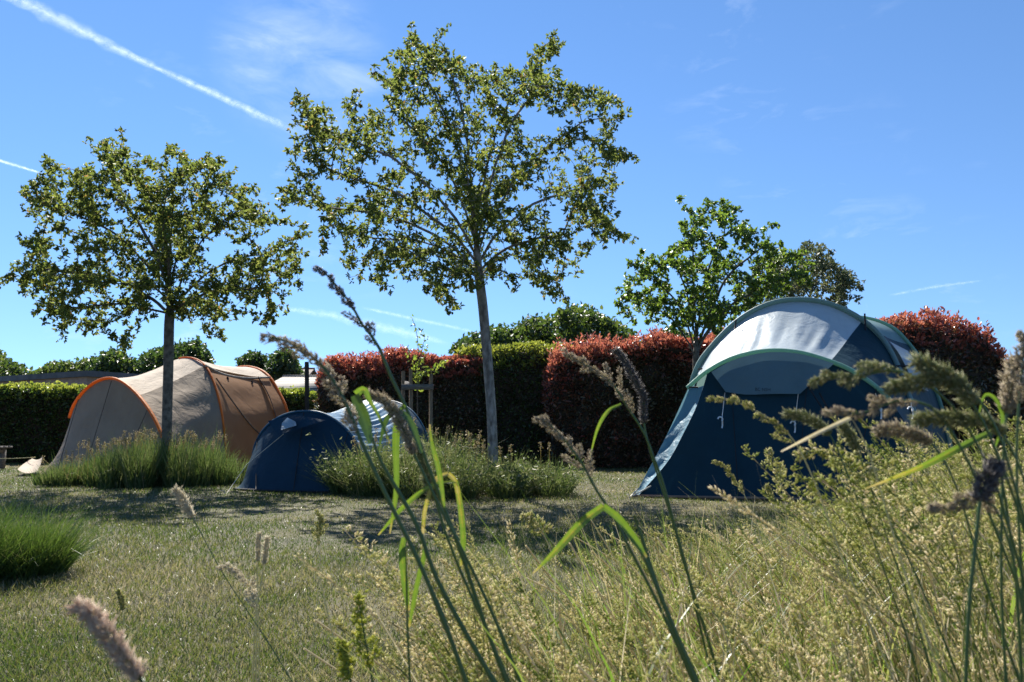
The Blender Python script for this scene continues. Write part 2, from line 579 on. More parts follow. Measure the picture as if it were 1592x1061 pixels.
M['wood'] = solid_mat('weathered_wood', (.14, .10, .065), (.27, .2, .13), scale=9, rough=.85, bump=.3, stretch=(6, 6, .5))
M['wood_grey'] = solid_mat('grey_plank', (.10, .095, .09), (.19, .18, .17), scale=9, rough=.85, bump=.3, stretch=(1, 6, 6))
M['wood_black'] = solid_mat('dark_post', (.018, .016, .015), (.045, .04, .036), scale=9, rough=.8, stretch=(5, 5, .6))
M['cord'] = solid_mat('pale_cord', (.5, .47, .4), rough=.7)
M['cord_yellow'] = solid_mat('yellow_cord', (.5, .42, .2), rough=.7)
M['plastic_white'] = solid_mat('white_plastic', (.7, .72, .74), rough=.4)
M['black_web'] = solid_mat('black_webbing', (.015, .016, .02), rough=.7)
M['sand'] = fabric_mat('sand_canvas_shaded', (.27, .21, .155), transl=.10, tcol=(.4, .27, .16), rough=.8, bump=.6, bscale=3.5, spec=.15)  # shaded copy of the tent canvas, the shade is in its colour
M['sand_sunlit'] = fabric_mat('sand_canvas_sunlit', (.42, .35, .275), transl=.07, rough=.8, bump=.5, bscale=7, spec=.15, stretch=(1, .35, 1))  # same canvas, paler copy with the sunlight put into its colour
M['peach'] = fabric_mat('peach_panel', (.46, .26, .14), transl=.5, tcol=(.85, .42, .15), rough=.75, bump=.25, bscale=3, spec=.15)
M['orange'] = fabric_mat('orange_sleeve', (.62, .19, .025), transl=.3, tcol=(.9, .3, .03), rough=.6, bump=.2)
M['brown_tape'] = fabric_mat('brown_tape', (.10, .075, .055), transl=.05)
M['navy_small'] = fabric_mat('blue_polyester', (.009, .036, .064), transl=.09, tcol=(.015, .06, .15), rough=.6, bump=.6, bscale=2.6, spec=.15)
M['navy'] = fabric_mat('navy_polyester', (.008, .034, .050), transl=.07, tcol=(.015, .06, .10), rough=.6, bump=.6, bscale=2.2, spec=.15)
M['pale_roof'] = fabric_mat('pale_blue_roof', (.19, .29, .38), transl=.15, rough=.38, bump=.25, bscale=6, spec=.5)
M['teal_edge'] = fabric_mat('blue_sleeve', (.02, .09, .16), transl=.15, tcol=(.03, .15, .25), rough=.5, bump=.2)
M['silver'] = fabric_mat('silver_grey_roof', (.40, .45, .47), transl=.09, tcol=(.3, .4, .44), rough=.4, bump=.25, bscale=5, spec=.45)
M['visor'] = fabric_mat('grey_blue_visor', (.085, .15, .18), transl=.10, tcol=(.14, .25, .3), rough=.6, bump=.2, bscale=4)
M['green_sleeve'] = fabric_mat('sage_sleeve', (.20, .36, .31), transl=.4, tcol=(.32, .56, .45), rough=.55, bump=.15)
M['sage_dim'] = fabric_mat('sage_grey_sleeve', (.17, .27, .27), transl=.25, tcol=(.25, .4, .38), rough=.55, bump=.15)
M['blue_side'] = fabric_mat('light_blue_side', (.13, .26, .34), transl=.25, tcol=(.2, .4, .5), rough=.55, bump=.45, bscale=9)
M['mesh_win'] = fabric_mat('mesh_window', (.35, .45, .53), transl=.3, rough=.4, bump=.3, bscale=40)
M['sheet'] = solid_mat('groundsheet', (.2, .12, .08), (.28, .18, .12), rough=.8)
M['brick'] = None


def brick_mat():
    m, t = newmat('brown_brick')
    out = nd(t, 'ShaderNodeOutputMaterial')
    p = nd(t, 'ShaderNodeBsdfPrincipled', Roughness=.9)
    tc = nd(t, 'ShaderNodeTexCoord')
    mpn = nd(t, 'ShaderNodeMapping')
    mpn.inputs['Rotation'].default_value = (R(90), 0, 0)
    br = nd(t, 'ShaderNodeTexBrick', Scale=4.4)
    br.inputs['Color1'].default_value = (.26, .17, .125, 1)
    br.inputs['Color2'].default_value = (.36, .25, .19, 1)
    br.inputs['Mortar'].default_value = (.3, .27, .24, 1)
    br.inputs['Mortar Size'].default_value = .012
    t.links.new(tc.outputs['Object'], mpn.inputs['Vector'])
    t.links.new(mpn.outputs[0], br.inputs['Vector'])
    t.links.new(br.outputs['Color'], p.inputs['Base Color'])
    t.links.new(p.outputs[0], out.inputs[0])
    return m


M['brick'] = brick_mat()
M['fascia'] = solid_mat('grey_fascia', (.09, .095, .10), (.15, .15, .155), scale=3, rough=.7)


def tile_mat(name, c1, c2):
    m, t = newmat(name)
    out = nd(t, 'ShaderNodeOutputMaterial')
    p = nd(t, 'ShaderNodeBsdfPrincipled', Roughness=.8)
    tc = nd(t, 'ShaderNodeNewGeometry')
    wv = nd(t, 'ShaderNodeTexWave', Scale=2.6, Distortion=.5)
    wv.bands_direction = 'Z'
    no = nd(t, 'ShaderNodeTexNoise', Scale=4.0, Detail=5.0)
    r = ramp(t, [(.1, tuple(c * .35 for c in c1)), (.3, c1), (1, c2)])
    t.links.new(tc.outputs['Position'], wv.inputs['Vector'])
    ad = nd(t, 'ShaderNodeMath', operation='MULTIPLY')
    t.links.new(wv.outputs['Fac'], ad.inputs[0])
    t.links.new(no.outputs['Fac'], ad.inputs[1])
    ad2 = nd(t, 'ShaderNodeMath', operation='MULTIPLY')
    ad2.inputs[1].default_value = 1.8
    t.links.new(ad.outputs[0], ad2.inputs[0])
    t.links.new(ad2.outputs[0], r.inputs[0])
    t.links.new(r.outputs[0], p.inputs['Base Color'])
    t.links.new(p.outputs[0], out.inputs[0])
    return m


M['tile_pale'] = tile_mat('pale_roof_tiles', (.17, .15, .125), (.30, .27, .23))
M['tile_brown'] = tile_mat('brown_roof_tiles', (.08, .05, .04), (.15, .1, .08))

# ------------------------------------------------------------------ ground, lawn
n = 121
xs = np.linspace(-1, 1, n)
xs = np.sign(xs) * (np.abs(xs) ** 2.6) * 900
gx, gy = np.meshgrid(xs, xs + 8, indexing='ij')
near = np.exp(-((gx / 30) ** 2 + ((gy - 8) / 30) ** 2))
gz = -0.012 + .012 * vnoise(gx * 1.2, gy * 1.2, 3) * near
ground = npmesh('ground', np.stack([gx, gy, gz], -1).reshape(-1, 3), [grid_faces(n, n)], M['ground'], smooth=True)
tag(ground, kind='structure')


def frustum_pts(n, y0, y1, power, k=0.74):
    """random ground points in the view wedge, thinning with distance"""
    u = rng.random(n)
    Y = y0 * (y1 / y0) ** u if power == 2 else y0 + (y1 - y0) * np.sqrt(u)
    X = rng.uniform(-k, k, n) * Y
    return X, Y


X1, Y1 = frustum_pts(430000, 1.3, 19.0, 2)
X1 = X1 + rng.uniform(-.3, .3, len(X1))
nn = len(X1)
ln = rng.uniform(.014, .036, nn) * (1 + .35 * vnoise(X1 * 1.6, Y1 * 1.6, 5)) * (1 + .25 * rng.random(nn) ** 4)
wd = (.0015 + .00052 * Y1) * rng.uniform(.7, 1.3, nn)
V, F = blades_geo(np.stack([X1, Y1, np.full(nn, -.008)], -1), rng.uniform(0, 6.28, nn), ln, rng.uniform(.1, .75, nn), rng.uniform(0, .5, nn), wd, 2, rng.uniform(0, 6.28, nn))
ti = np.clip(rng.normal(.50, .25, nn) + .30 * vnoise(X1 * .4, Y1 * 1.5, 18) + .16 * vnoise(X1 * 3.5, Y1 * 3.5, 28) + .12 * vnoise(X1 * .9, Y1 * .9, 8), 0, 1)
lawn = npmesh('lawn_grass', V, [F], M['lawn'], None, np.tile(ti, 2))
tag(lawn, 'mown lawn of short green and straw coloured grass', 'grass', kind='stuff')


# ------------------------------------------------------------------ trees
def in_poly(x, y, poly):
    poly = np.asarray(poly, float)
    c = np.zeros(len(x), bool)
    j = len(poly) - 1
    for i in range(len(poly)):
        xi, yi = poly[i]
        xj, yj = poly[j]
        q = ((yi > y) != (yj > y)) & (x < (xj - xi) * (y - yi) / (yj - yi + 1e-9) + xi)
        c ^= q
        j = i
    return c


def crown_points(poly, Y, depth, n, r, clump=0.0, ncl=60):
    """points through a crown whose outline was measured in the photo; it is a round volume around depth Y"""
    P = np.asarray(poly, float)
    x0, y0 = P.min(0)
    x1, y1 = P.max(0)
    cx = (x0 + x1) / 2
    hw = (x1 - x0) / 2
    out = []
    tries = 0
    while sum(map(len, out)) < n and tries < 60:
        tries += 1
        px, py = r.uniform(x0, x1, n), r.uniform(y0, y1, n)
        k = in_poly(px, py, P)
        px, py = px[k], py[k]
        rx = np.clip(np.abs(px - cx) / hw, 0, 1)
        ry = np.clip(np.abs(py - (y0 + y1) / 2) / ((y1 - y0) / 2), 0, 1)
        dz = r.uniform(-1, 1, len(px)) * depth * np.sqrt(np.clip(1 - .75 * rx ** 2 - .35 * ry ** 2, .04, 1))
        out.append(np.array([at(a, b, Y + d) for a, b, d in zip(px, py, dz)]))
    A = np.vstack(out)[:n]
    if clump:
        cc = A[r.choice(len(A), ncl, replace=False)]
        d = np.linalg.norm(A[:, None] - cc[None], axis=-1)
        i = d.argmin(1)
        A = A + (cc[i] - A) * clump
    return A


def grow(trunk, tpar, A, step, kill, r, infl=1.6, iters=160, up=0.05):
    nodes = [np.asarray(p, float) for p in trunk]
    par = list(tpar)
    A = A.copy()
    N = np.array(nodes)
    kids = [0] * len(nodes)
    d = np.linalg.norm(A[:, None] - N[None], axis=-1)
    bi, bd = d.argmin(1), d.min(1)
    for it in range(iters):
        if not len(A):
            break
        uniq = np.unique(bi)
        new = []
        dead = np.zeros(len(A), bool)
        for u in uniq:
            k = bi == u
            if kids[u] >= 3:
                dead |= k
                continue
            if bd[k].min() > infl and it > 25:
                continue
            v = nrm(A[k] - nodes[u]).sum(0)
            v = v / (np.linalg.norm(v) + 1e-9) + r.normal(0, .13, 3) + np.array([0, 0, up])
            v /= np.linalg.norm(v) + 1e-9
            new.append((u, nodes[u] + v * step))
            kids[u] += 1
        if not new:
            break
        base = len(nodes)
        for u, p in new:
            nodes.append(p)
            par.append(u)
            kids.append(0)
        Q = np.array([p for _, p in new])
        d = np.linalg.norm(A[:, None] - Q[None], axis=-1)
        m = d.min(1)
        k = m < bd
        bi = np.where(k, d.argmin(1) + base, bi)
        bd = np.where(k, m, bd)
        keep = (bd > kill) & ~(dead & (bd >= m))
        A, bi, bd = A[keep], bi[keep], bd[keep]
    return np.array(nodes), np.array(par)


def tree_mesh(nodes, par, R0, r0, sides=6):
    n = len(nodes)
    ch = [[] for _ in range(n)]
    for i, p in enumerate(par):
        if p >= 0:
            ch[p].append(i)
    tips = sum(1 for c in ch if not c)
    e = max(1.6, math.log(max(tips, 3)) / math.log(R0 / r0))
    rad = np.zeros(n)
    for i in range(n - 1, -1, -1):
        rad[i] = r0 if not ch[i] else sum(rad[c] ** e for c in ch[i]) ** (1 / e)
    return ch, rad


def build_wood(name, nodes, par, ch, rad, mat, parent, flare=True):
    mb = MB()
    sm = nodes.copy()
    for i in range(1, len(nodes)):
        if ch[i]:
            m = max(ch[i], key=lambda c: rad[c])
            sm[i] = .5 * nodes[i] + .25 * (nodes[par[i]] + nodes[m])
    starts = [(0, None)]
    while starts:
        s, p = starts.pop()
        chain = [] if p is None else [p]
        rr = [] if p is None else [rad[s] * 1.05]
        c = s
        while True:
            chain.append(c)
            rr.append(rad[c])
            if not ch[c]:
                break
            m = max(ch[c], key=lambda q: rad[q])
            for q in ch[c]:
                if q != m:
                    starts.append((q, c))
            c = m
        if len(chain) > 1:
            rr = np.array(rr)
            if p is None and flare:
                z = sm[chain][:, 2]
                rr = rr * (1 + .55 * np.exp(-np.maximum(z, 0) / .12))
            tube(mb, sm[chain], rr, 12 if rad[s] > .04 else (6 if rad[s] > .012 else 4), cap=rad[s] > .02)
    return mb.build(name, mat, parent, smooth=True), sm


def leaves_on(name, nodes, par, ch, rad, mat, parent, r, rmax, per, tipn, L0, wfrac, spread, tmean=.5, tsd=.22, droop=.25, keep=1.0):
    P, D = [], []
    for i in range(len(nodes)):
        if rad[i] > rmax or par[i] < 0 or r.random() > keep:
            continue
        d = nodes[i] - nodes[par[i]]
        d = d / (np.linalg.norm(d) + 1e-9)
        k = tipn if not ch[i] else per
        k = r.poisson(k)
        if k == 0:
            continue
        k = max(1, int(round(k / 5)))
        for q in range(k):
            t = r.random() if ch[i] else r.uniform(.6, 1.0)
            c = nodes[i] * t + nodes[par[i]] * (1 - t)
            off = nrm(r.normal(size=3)) * r.uniform(.2, 1.0) * spread
            for m in range(r.integers(4, 7)):
                P.append(c + off + r.normal(0, .006, 3))
                D.append(d * .35 + off / (spread + 1e-6) * .35 + r.normal(0, .8, 3) + np.array([0, 0, -droop]))
    P, D = np.array(P), np.array(D)
    n = len(P)
    ln = L0 * r.uniform(.65, 1.25, n)
    V, F = leaf_geo(P, D, ln, ln * wfrac, .28, .22, r)
    t = np.clip(r.normal(tmean, tsd, n), 0, 1)
    return npmesh(name, V, [F], mat, parent, np.tile(t, 2)), n


def make_tree(name, label, poly, Y, depth, base_px, trunk_px, R0, mat_leaf, mat_bark, seed, natt=900, step=.13, kill=.2, r0=.0032, group=None,
              rmax=.012, per=2.2, tipn=7, L0=.055, wfrac=.5, spread=.03, tmean=.5, cat='tree', clump=.25, ncl=90, keep=1.0, droop=.25, infl=1.6, up=.05, limbs=(), spikes=0):
    r = np.random.default_rng(seed)
    b = g(base_px, Y)
    b[2] = -.02
    tp = [at(px, py, Y + dy) for px, py, dy in trunk_px]
    tr = crv([b] + tp, max(6, int(np.linalg.norm(tp[-1] - b) / step)))
    A = crown_points(poly, Y, depth, natt, r, clump, ncl)
    sk, skp = [p for p in tr], [-1] + list(range(len(tr) - 1))
    for px, py, dy, f in limbs:
        k = int(f * (len(tr) - 1))
        e = at(px, py, Y + dy)
        v = e - tr[k]
        hv = np.array([v[0], v[1], 0])
        q = crv([tr[k], tr[k] + hv * .17 + [0, 0, .30 * v[2] + .05], tr[k] + hv * .50 + [0, 0, .66 * v[2] + .10], e], max(4, int(np.linalg.norm(v) / step)))
        q[1:] += r.normal(0, .012, q[1:].shape)
        last = k
        for p in q[1:]:
            sk.append(p); skp.append(last); last = len(sk) - 1
    nodes, par = grow(sk, skp, A, step, kill, r, infl, up=up)
    if spikes:                                          # slender outer twigs that break the outline
        nodes, par = list(nodes), list(par)
        Pl = np.asarray(poly, float)
        cc = np.array([np.mean(Pl[:, 0]), np.mean(Pl[:, 1])])
        for k in range(spikes):
            if k < len(Pl):
                v = Pl[k]
                dy = r.normal(0, .15)
            else:
                i = r.integers(0, len(Pl))
                f = r.random()
                v = Pl[i] * f + Pl[(i + 1) % len(Pl)] * (1 - f)
                dy = r.normal(0, .5) * depth * .6
            v = cc + (v - cc) * np.where(k < len(Pl), 1.0, r.uniform(.93, 1.07))
            e = at(v[0], v[1], Y + dy)
            d = np.linalg.norm(np.array(nodes) - e, axis=1) + 4 * (np.arange(len(nodes)) < 8)
            j = int(d.argmin())
            if d[j] > .9 or d[j] < .08:
                continue
            m = max(2, int(d[j] / (step * .6)))
            mid = (nodes[j] + e) / 2 + r.normal(0, .04, 3) + [0, 0, .02]
            q = crv([nodes[j], mid, e], m + 1)
            last = j
            for p in q[1:]:
                nodes.append(p); par.append(last); last = len(nodes) - 1
        nodes, par = np.array(nodes), np.array(par)
    ch, rad = tree_mesh(nodes, par, R0, r0)
    root = thing(name, label, cat, (b[0], b[1], 0), group)
    _, sm = build_wood('trunk', nodes, par, ch, rad, mat_bark, root)
    _, nl = leaves_on('crown', sm, par, ch, rad, mat_leaf, root, r, rmax, per, tipn, L0, wfrac, spread, tmean, keep=keep, droop=droop)
    print(name, 'nodes', len(nodes), 'leaves', nl)
    return root


CEN = [(432, 300), (450, 235), (470, 190), (462, 150), (500, 165), (540, 160), (580, 110), (632, 60), (640, 38), (660, 90), (692, 45), (712, 110), (770, 115), (820, 95), (860, 62), (865, 110),
       (900, 140), (942, 145), (965, 180), (955, 230), (990, 250), (950, 280), (960, 330), (940, 360), (980, 370), (900, 395), (870, 470), (830, 440), (790, 440), (745, 430), (700, 475), (660, 450),
       (590, 440), (545, 415), (500, 385), (520, 340), (460, 320)]
make_tree('pear_tree', 'tallest leafy tree with grey trunk rising from the planting beside the small blue tent', CEN, 9.3, 1.75, 767,
          [(765, 660, 0), (758, 560, .02), (750, 470, 0), (744, 425, 0), (738, 350, .05), (724, 270, .05), (704, 180, 0)], .058, M['pear_leaf'], M['bark'], 11, group='leafy trees growing on the lawn', natt=3200, step=.10, kill=.13, limbs=[(655, 110, 0.2, 0.649), (610, 170, -0.6, 0.638), (700, 110, 0.5, 0.704), (840, 130, 0.3, 0.659), (790, 160, -0.7, 0.671), (905, 190, -0.3, 0.627), (920, 290, 0.6, 0.605), (500, 200, 0.3, 0.627), (500, 260, -0.8, 0.605), (490, 320, 0.7, 0.583), (580, 370, -0.5, 0.572), (620, 400, 0.7, 0.572), (860, 370, -0.8, 0.572), (820, 400, 0.8, 0.561), (690, 420, -0.9, 0.555), (740, 300, 1.2, 0.649), (730, 300, -1.2, 0.649)], per=14, tipn=20, L0=.053, wfrac=.46, spikes=150, r0=.0026, clump=.46, ncl=150, rmax=.014, spread=.075, up=.14)
LEF = [(0, 440), (20, 420), (60, 410), (40, 380), (35, 320), (50, 290), (75, 255), (110, 280), (140, 215), (165, 235), (190, 205), (200, 260), (215, 290), (235, 250), (265, 235), (290, 245), (330, 250),
       (350, 250), (395, 290), (410, 320), (405, 345), (475, 350), (470, 420), (430, 480), (410, 500), (380, 480), (345, 525), (300, 500), (270, 490), (220, 500), (190, 540), (160, 490), (95, 525), (55, 490)]
make_tree('pear_tree', 'wide low crowned tree standing in the lavender before the sand coloured tent', LEF, 10.7, 1.75, 258,
          [(260, 640, 0), (262, 560, 0), (263, 500, 0), (265, 470, 0), (258, 400, .05), (246, 340, 0)], .064, M['pear_leaf'], M['bark_dark'], 23, group='leafy trees growing on the lawn', natt=3000, step=.10, kill=.13, limbs=[(190, 250, 0.1, 0.764), (130, 280, 0.5, 0.728), (80, 320, -0.5, 0.692), (70, 420, 0.3, 0.644), (110, 480, -0.5, 0.632), (200, 440, -1.0, 0.668), (270, 280, -0.6, 0.764), (330, 280, 0.3, 0.716), (380, 320, -0.4, 0.68), (430, 390, 0.5, 0.656), (400, 450, -0.6, 0.632), (320, 470, 0.9, 0.62), (260, 330, 1.1, 0.74), (250, 340, -1.2, 0.74)], per=15, tipn=21, L0=.053, wfrac=.52, spikes=130, r0=.0026, clump=.46, ncl=130, rmax=.014, spread=.075, up=.12)
OAK = [(958, 450), (985, 410), (1000, 390), (1030, 400), (1060, 350), (1058, 310), (1090, 330), (1115, 315), (1145, 325), (1160, 350), (1205, 350), (1215, 375), (1255, 395), (1250, 440), (1215, 470),
       (1170, 500), (1120, 520), (1090, 505), (1050, 515), (1010, 500), (975, 490)]
make_tree('oak_tree', 'young bright green oak rising between the red hedge and the large navy tent', OAK, 13.4, 1.25, 1083,
          [(1083, 620, 0), (1082, 560, 0), (1083, 520, 0)], .055, M['oak_leaf'], M['bark_dark'], 5, natt=1300, step=.13, kill=.16, limbs=[(1075, 350, .1, .96), (1130, 350, -.3, .95), (1190, 380, .2, .93), (1210, 440, -.3, .9), (1150, 480, .5, .86), (1010, 430, .2, .9), (1040, 390, -.4, .95), (1000, 470, -.3, .85)], spikes=34, per=20, tipn=32, L0=.062, spread=.085, wfrac=.62, clump=.4, ncl=70)
OLI = [(1140, 460), (1180, 405), (1250, 372), (1290, 380), (1298, 400), (1340, 430), (1347, 455), (1320, 480), (1250, 500), (1170, 500)]
make_tree('field_tree', 'grey green tree showing behind the top of the large navy tent', OLI, 21, 1.6, 1250,
          [(1250, 600, 0), (1252, 540, 0), (1255, 500, 0)], .10, M['olive_leaf'], M['bark_dark'], 9, natt=1000, step=.17, kill=.22, per=26, tipn=42, L0=.085, wfrac=.45, clump=.3, ncl=60, spread=.17, infl=3)


# ------------------------------------------------------------------ far trees
def far_tree(label, poly, Y, depth, n, leaf, seed, mat=None, group='trees beyond the hedges', tmean=.5):
    n, leaf = int(n * 1.9), leaf * .74
    r = np.random.default_rng(seed)
    mat = mat or M['far_leaf']
    P = np.asarray(poly, float)
    cx = P[:, 0].mean()
    b = g(cx, Y)
    root = thing('far_tree', label, 'tree', b, group)
    A = crown_points(poly, Y, depth, n, r)
    cc = crown_points(poly, Y, depth, 46, r)
    d = np.linalg.norm(A[:, None] - cc[None], axis=-1)
    i = d.argmin(1)
    A = A + (cc[i] - A) * r.uniform(.1, .5, n)[:, None] + r.normal(0, leaf * .5, (n, 3))
    ln = leaf * r.uniform(.6, 1.4, n)
    V, F = leaf_geo(A, r.normal(size=(n, 3)) + np.array([0, 0, .1]), ln, ln * .7, .25, .2, r)
    npmesh('crown', V, [F], mat, root, np.tile(np.clip(r.normal(tmean, .22, n), 0, 1), 2))
    mb = MB()
    top = at(cx, P[:, 1].mean(), Y)
    tr = crv([b, b * .5 + top * .5 + [.1, 0, 0], top], 8)
    tube(mb, tr, np.linspace(.18, .05, 8), 8)
    for k in cc[:14]:
        tube(mb, crv([tr[4], (tr[6] + k) / 2, k], 6), np.linspace(.06, .015, 6), 5)
    mb.build('trunk', M['bark_dark'], root, True)


far_tree('dark rounded tree behind the green laurel just right of the grey trunk', [(700, 545), (715, 530), (745, 520), (780, 505), (805, 515), (830, 550), (820, 575), (720, 575)], 27, 1.8, 2600, .20, 31)
far_tree('broad sunlit tree topping the green laurel section of the hedge', [(790, 560), (800, 510), (830, 488), (850, 500), (880, 478), (905, 472), (935, 490), (960, 500), (985, 515), (1000, 540), (980, 570), (820, 575)], 28, 2.4, 5200, .20, 32, tmean=.62)
far_tree('low green tree peeping over the orange tipped hedge', [(1000, 545), (1010, 520), (1045, 510), (1070, 520), (1100, 540), (1090, 570), (1000, 570)], 29, 1.6, 1800, .20, 33)
far_tree('tree at the left edge above the brick building', [(-60, 600), (-50, 540), (-5, 535), (8, 560), (30, 565), (48, 575), (60, 600)], 32, 2, 1900, .2, 34, tmean=.6)
far_tree('low light green tree over the roof of the brick building', [(45, 585), (60, 575), (85, 562), (110, 565), (140, 560), (150, 590), (50, 598)], 34, 1.5, 1300, .2, 35, tmean=.75)
far_tree('small dark tree over the right end of the brick building', [(135, 590), (140, 562), (165, 548), (185, 545), (205, 560), (225, 575), (220, 598), (140, 598)], 31, 1.6, 1900, .2, 36, tmean=.4)
far_tree('dark tree right behind the top of the sand coloured tent', [(205, 580), (215, 555), (240, 545), (270, 535), (310, 530), (325, 550), (330, 575), (300, 590), (215, 590)], 30, 1.9, 2600, .2, 37, tmean=.4)
far_tree('small rounded tree above the sand coloured tent, left one of the round pair', [(372, 575), (370, 560), (390, 548), (408, 552), (416, 570), (412, 590), (375, 590)], 40, 1.2, 1500, .2, 38, tmean=.25)
far_tree('round topped tree above the tiled roofs, right one of the round pair', [(412, 595), (416, 560), (430, 548), (442, 543), (458, 552), (466, 570), (472, 590), (465, 600), (415, 600)], 38, 1.4, 2100, .2, 39, tmean=.25)


# ------------------------------------------------------------------ hedges
def hedge(name, label, cat, path, thick, top, mat, seed, nleaf, L0, wfrac, tbase, ttop, shoot=.10, nshoot=500, lump=.07, roundtop=.25, endround=True, tpatch=.15, ztint=.35, group=None):
    """path: list of (x, y) along the front foot; top: list of heights along it"""
    r = np.random.default_rng(seed)
    path = np.array(path, float)
    sl = np.concatenate([[0], np.cumsum(np.linalg.norm(np.diff(path, axis=0), axis=1))])
    Lh = sl[-1]
    th = np.linspace(0, 1, len(top))

    def fr(s):
        x = np.interp(s * Lh, sl, path[:, 0])
        y = np.interp(s * Lh, sl, path[:, 1])
        i = np.clip(np.searchsorted(sl, s * Lh) - 1, 0, len(path) - 2)
        d = nrm(path[i + 1] - path[i])
        return x, y, d

    def H(s):
        return np.interp(s, th, top) - .11 * (shoot > .15) + .07 * vnoise(s * Lh * 2.2, 0 * s, seed)

    def surf(s, c, inset=0.0):
        """c 0..1 front foot to top front, 1..2 across the top, 2..3 down the back"""
        x, y, d = fr(s)
        h = H(s) - inset
        nx, ny = d[..., 1], -d[..., 0]                      # towards the camera side
        endf = np.ones_like(s)
        if endround:
            e = np.minimum(s, 1 - s) * Lh
            endf = np.clip(1 - (1 - np.clip(e / .35, 0, 1)) ** 2.4, .25, 1)
        depth = np.where(c < 1, 0.0, np.where(c < 2, (c - 1), 1.0)) * (thick - 2 * inset) + inset
        z = np.where(c < 1, c, np.where(c < 2, 1.0, 3 - c)) * h
        # rounded shoulders
        f = np.where(c < 1, np.clip((c - (1 - roundtop)) / roundtop, 0, 1) ** 2 * thick * .18, 0)
        depth = depth + f
        z = np.where((c >= 1) & (c < 2), z - (2 * np.abs(c - 1.5)) ** 4 * .12, z)
        depth = thick / 2 + (depth - thick / 2) * endf
        z = z * (.7 + .3 * endf ** .5)
        lm = lump * vnoise(s * Lh * 3.1, z * 3.3, seed + 1) + lump * .6 * vnoise(s * Lh * 8, z * 8, seed + 2)
        depth = depth - np.where(c < 1, lm, 0)
        return np.stack([x - nx * depth, y - ny * depth, z + np.where((c >= 1) & (c < 2), lm * .5, 0)], -1), np.stack([nx, ny, 0 * nx], -1)

    mid = path.mean(0)
    root = thing(name, label, cat, (mid[0], mid[1], 0), group)
    # solid core for the twigs, coloured dark so gaps between leaves read shaded
    a, b = 60, 34
    ss, cc = np.meshgrid(np.linspace(.012, .988, a), np.linspace(0, 3, b), indexing='ij')
    G, _ = surf(ss.ravel(), cc.ravel(), .09)
    npmesh('dark_twig_core', G, [grid_faces(a, b)], M['twigs'], root, smooth=True)
    # leaves over the outside
    c = np.concatenate([r.uniform(.0, 1, int(nleaf * .60)), r.uniform(1, 2, int(nleaf * .30)), r.uniform(2, 3, int(nleaf * .1))])
    s = r.uniform(0, 1, len(c))
    if endround:
        k = r.random(len(c)) < .08
        s = np.where(k, np.where(r.random(len(c)) < .5, r.uniform(0, .03, len(c)), r.uniform(.97, 1, len(c))), s)
    P, nv = surf(s, c)
    n = len(P)
    outw = nv * np.where(c < 1, 1.0, np.where(c < 2, 0, -1.0))[:, None] + np.where((c >= .95) & (c < 2), 1.0, .15)[:, None] * np.array([0, 0, 1.0])
    P = P - outw * (r.random(n) ** 1.5 * .14)[:, None] + r.normal(0, .015, (n, 3))
    D = outw * .6 + r.normal(0, .6, (n, 3)) + np.array([0, 0, .12])
    hh = P[:, 2] / np.interp(s, th, top)
    t = tbase + (ttop - tbase) * np.clip((hh - (1 - ztint)) / ztint, 0, 1) ** 1.5 + tpatch * vnoise(s * Lh * 1.6, P[:, 2] * 1.8, seed + 5) + r.normal(0, .17, n)
    # young shoots standing up from the clipped top
    s2 = r.uniform(.0, 1, nshoot)
    c2 = np.where(r.random(nshoot) < .25, r.uniform(.8, 1, nshoot), r.uniform(1, 2, nshoot))
    B, nv2 = surf(s2, c2)
    hs_ = shoot * r.random(nshoot) ** 1.3 * (1 + .8 * vnoise(s2 * Lh * 2.4, c2, seed + 9))
    q = 6
    Bq = np.repeat(B, q, 0)
    hq = np.repeat(hs_, q) * r.uniform(.25, 1.0, nshoot * q)
    az = r.uniform(0, 6.28, nshoot * q)
    P2 = Bq + np.stack([.012 * np.cos(az), .012 * np.sin(az), hq], -1)
    D2 = np.stack([.8 * np.cos(az), .8 * np.sin(az), r.uniform(.3, 1.3, nshoot * q)], -1)
    t2 = ttop + .08 + r.normal(0, .17, nshoot * q) + tpatch * np.repeat(vnoise(s2 * Lh * 1.6, 0 * s2 + 2, seed + 5), q)
    P, D, t = np.vstack([P, P2]), np.vstack([D, D2]), np.clip(np.concatenate([t, t2]), 0, 1)
    ln = L0 * r.uniform(.65, 1.25, len(P))
    V, F = leaf_geo(P, D, ln, ln * wfrac, .2, .15, r)
    npmesh('foliage', V, [F], mat, root, np.tile(t, 2))
    mb = MB()
    for k in range(0, nshoot, 2):
        tube(mb, [B[k] - [0, 0, .05], B[k] + [0, 0, hs_[k] * .9]], [.004, .002], 4, cap=False)
    tag(mb.build('shoots', M['bark_dark'], root), kind='stuff')
    return root


def gp(px, Y):
    q = g(px, Y)
    return (q[0], q[1])


def ht(px, py, Y):
    return at(px, py, Y)[2]


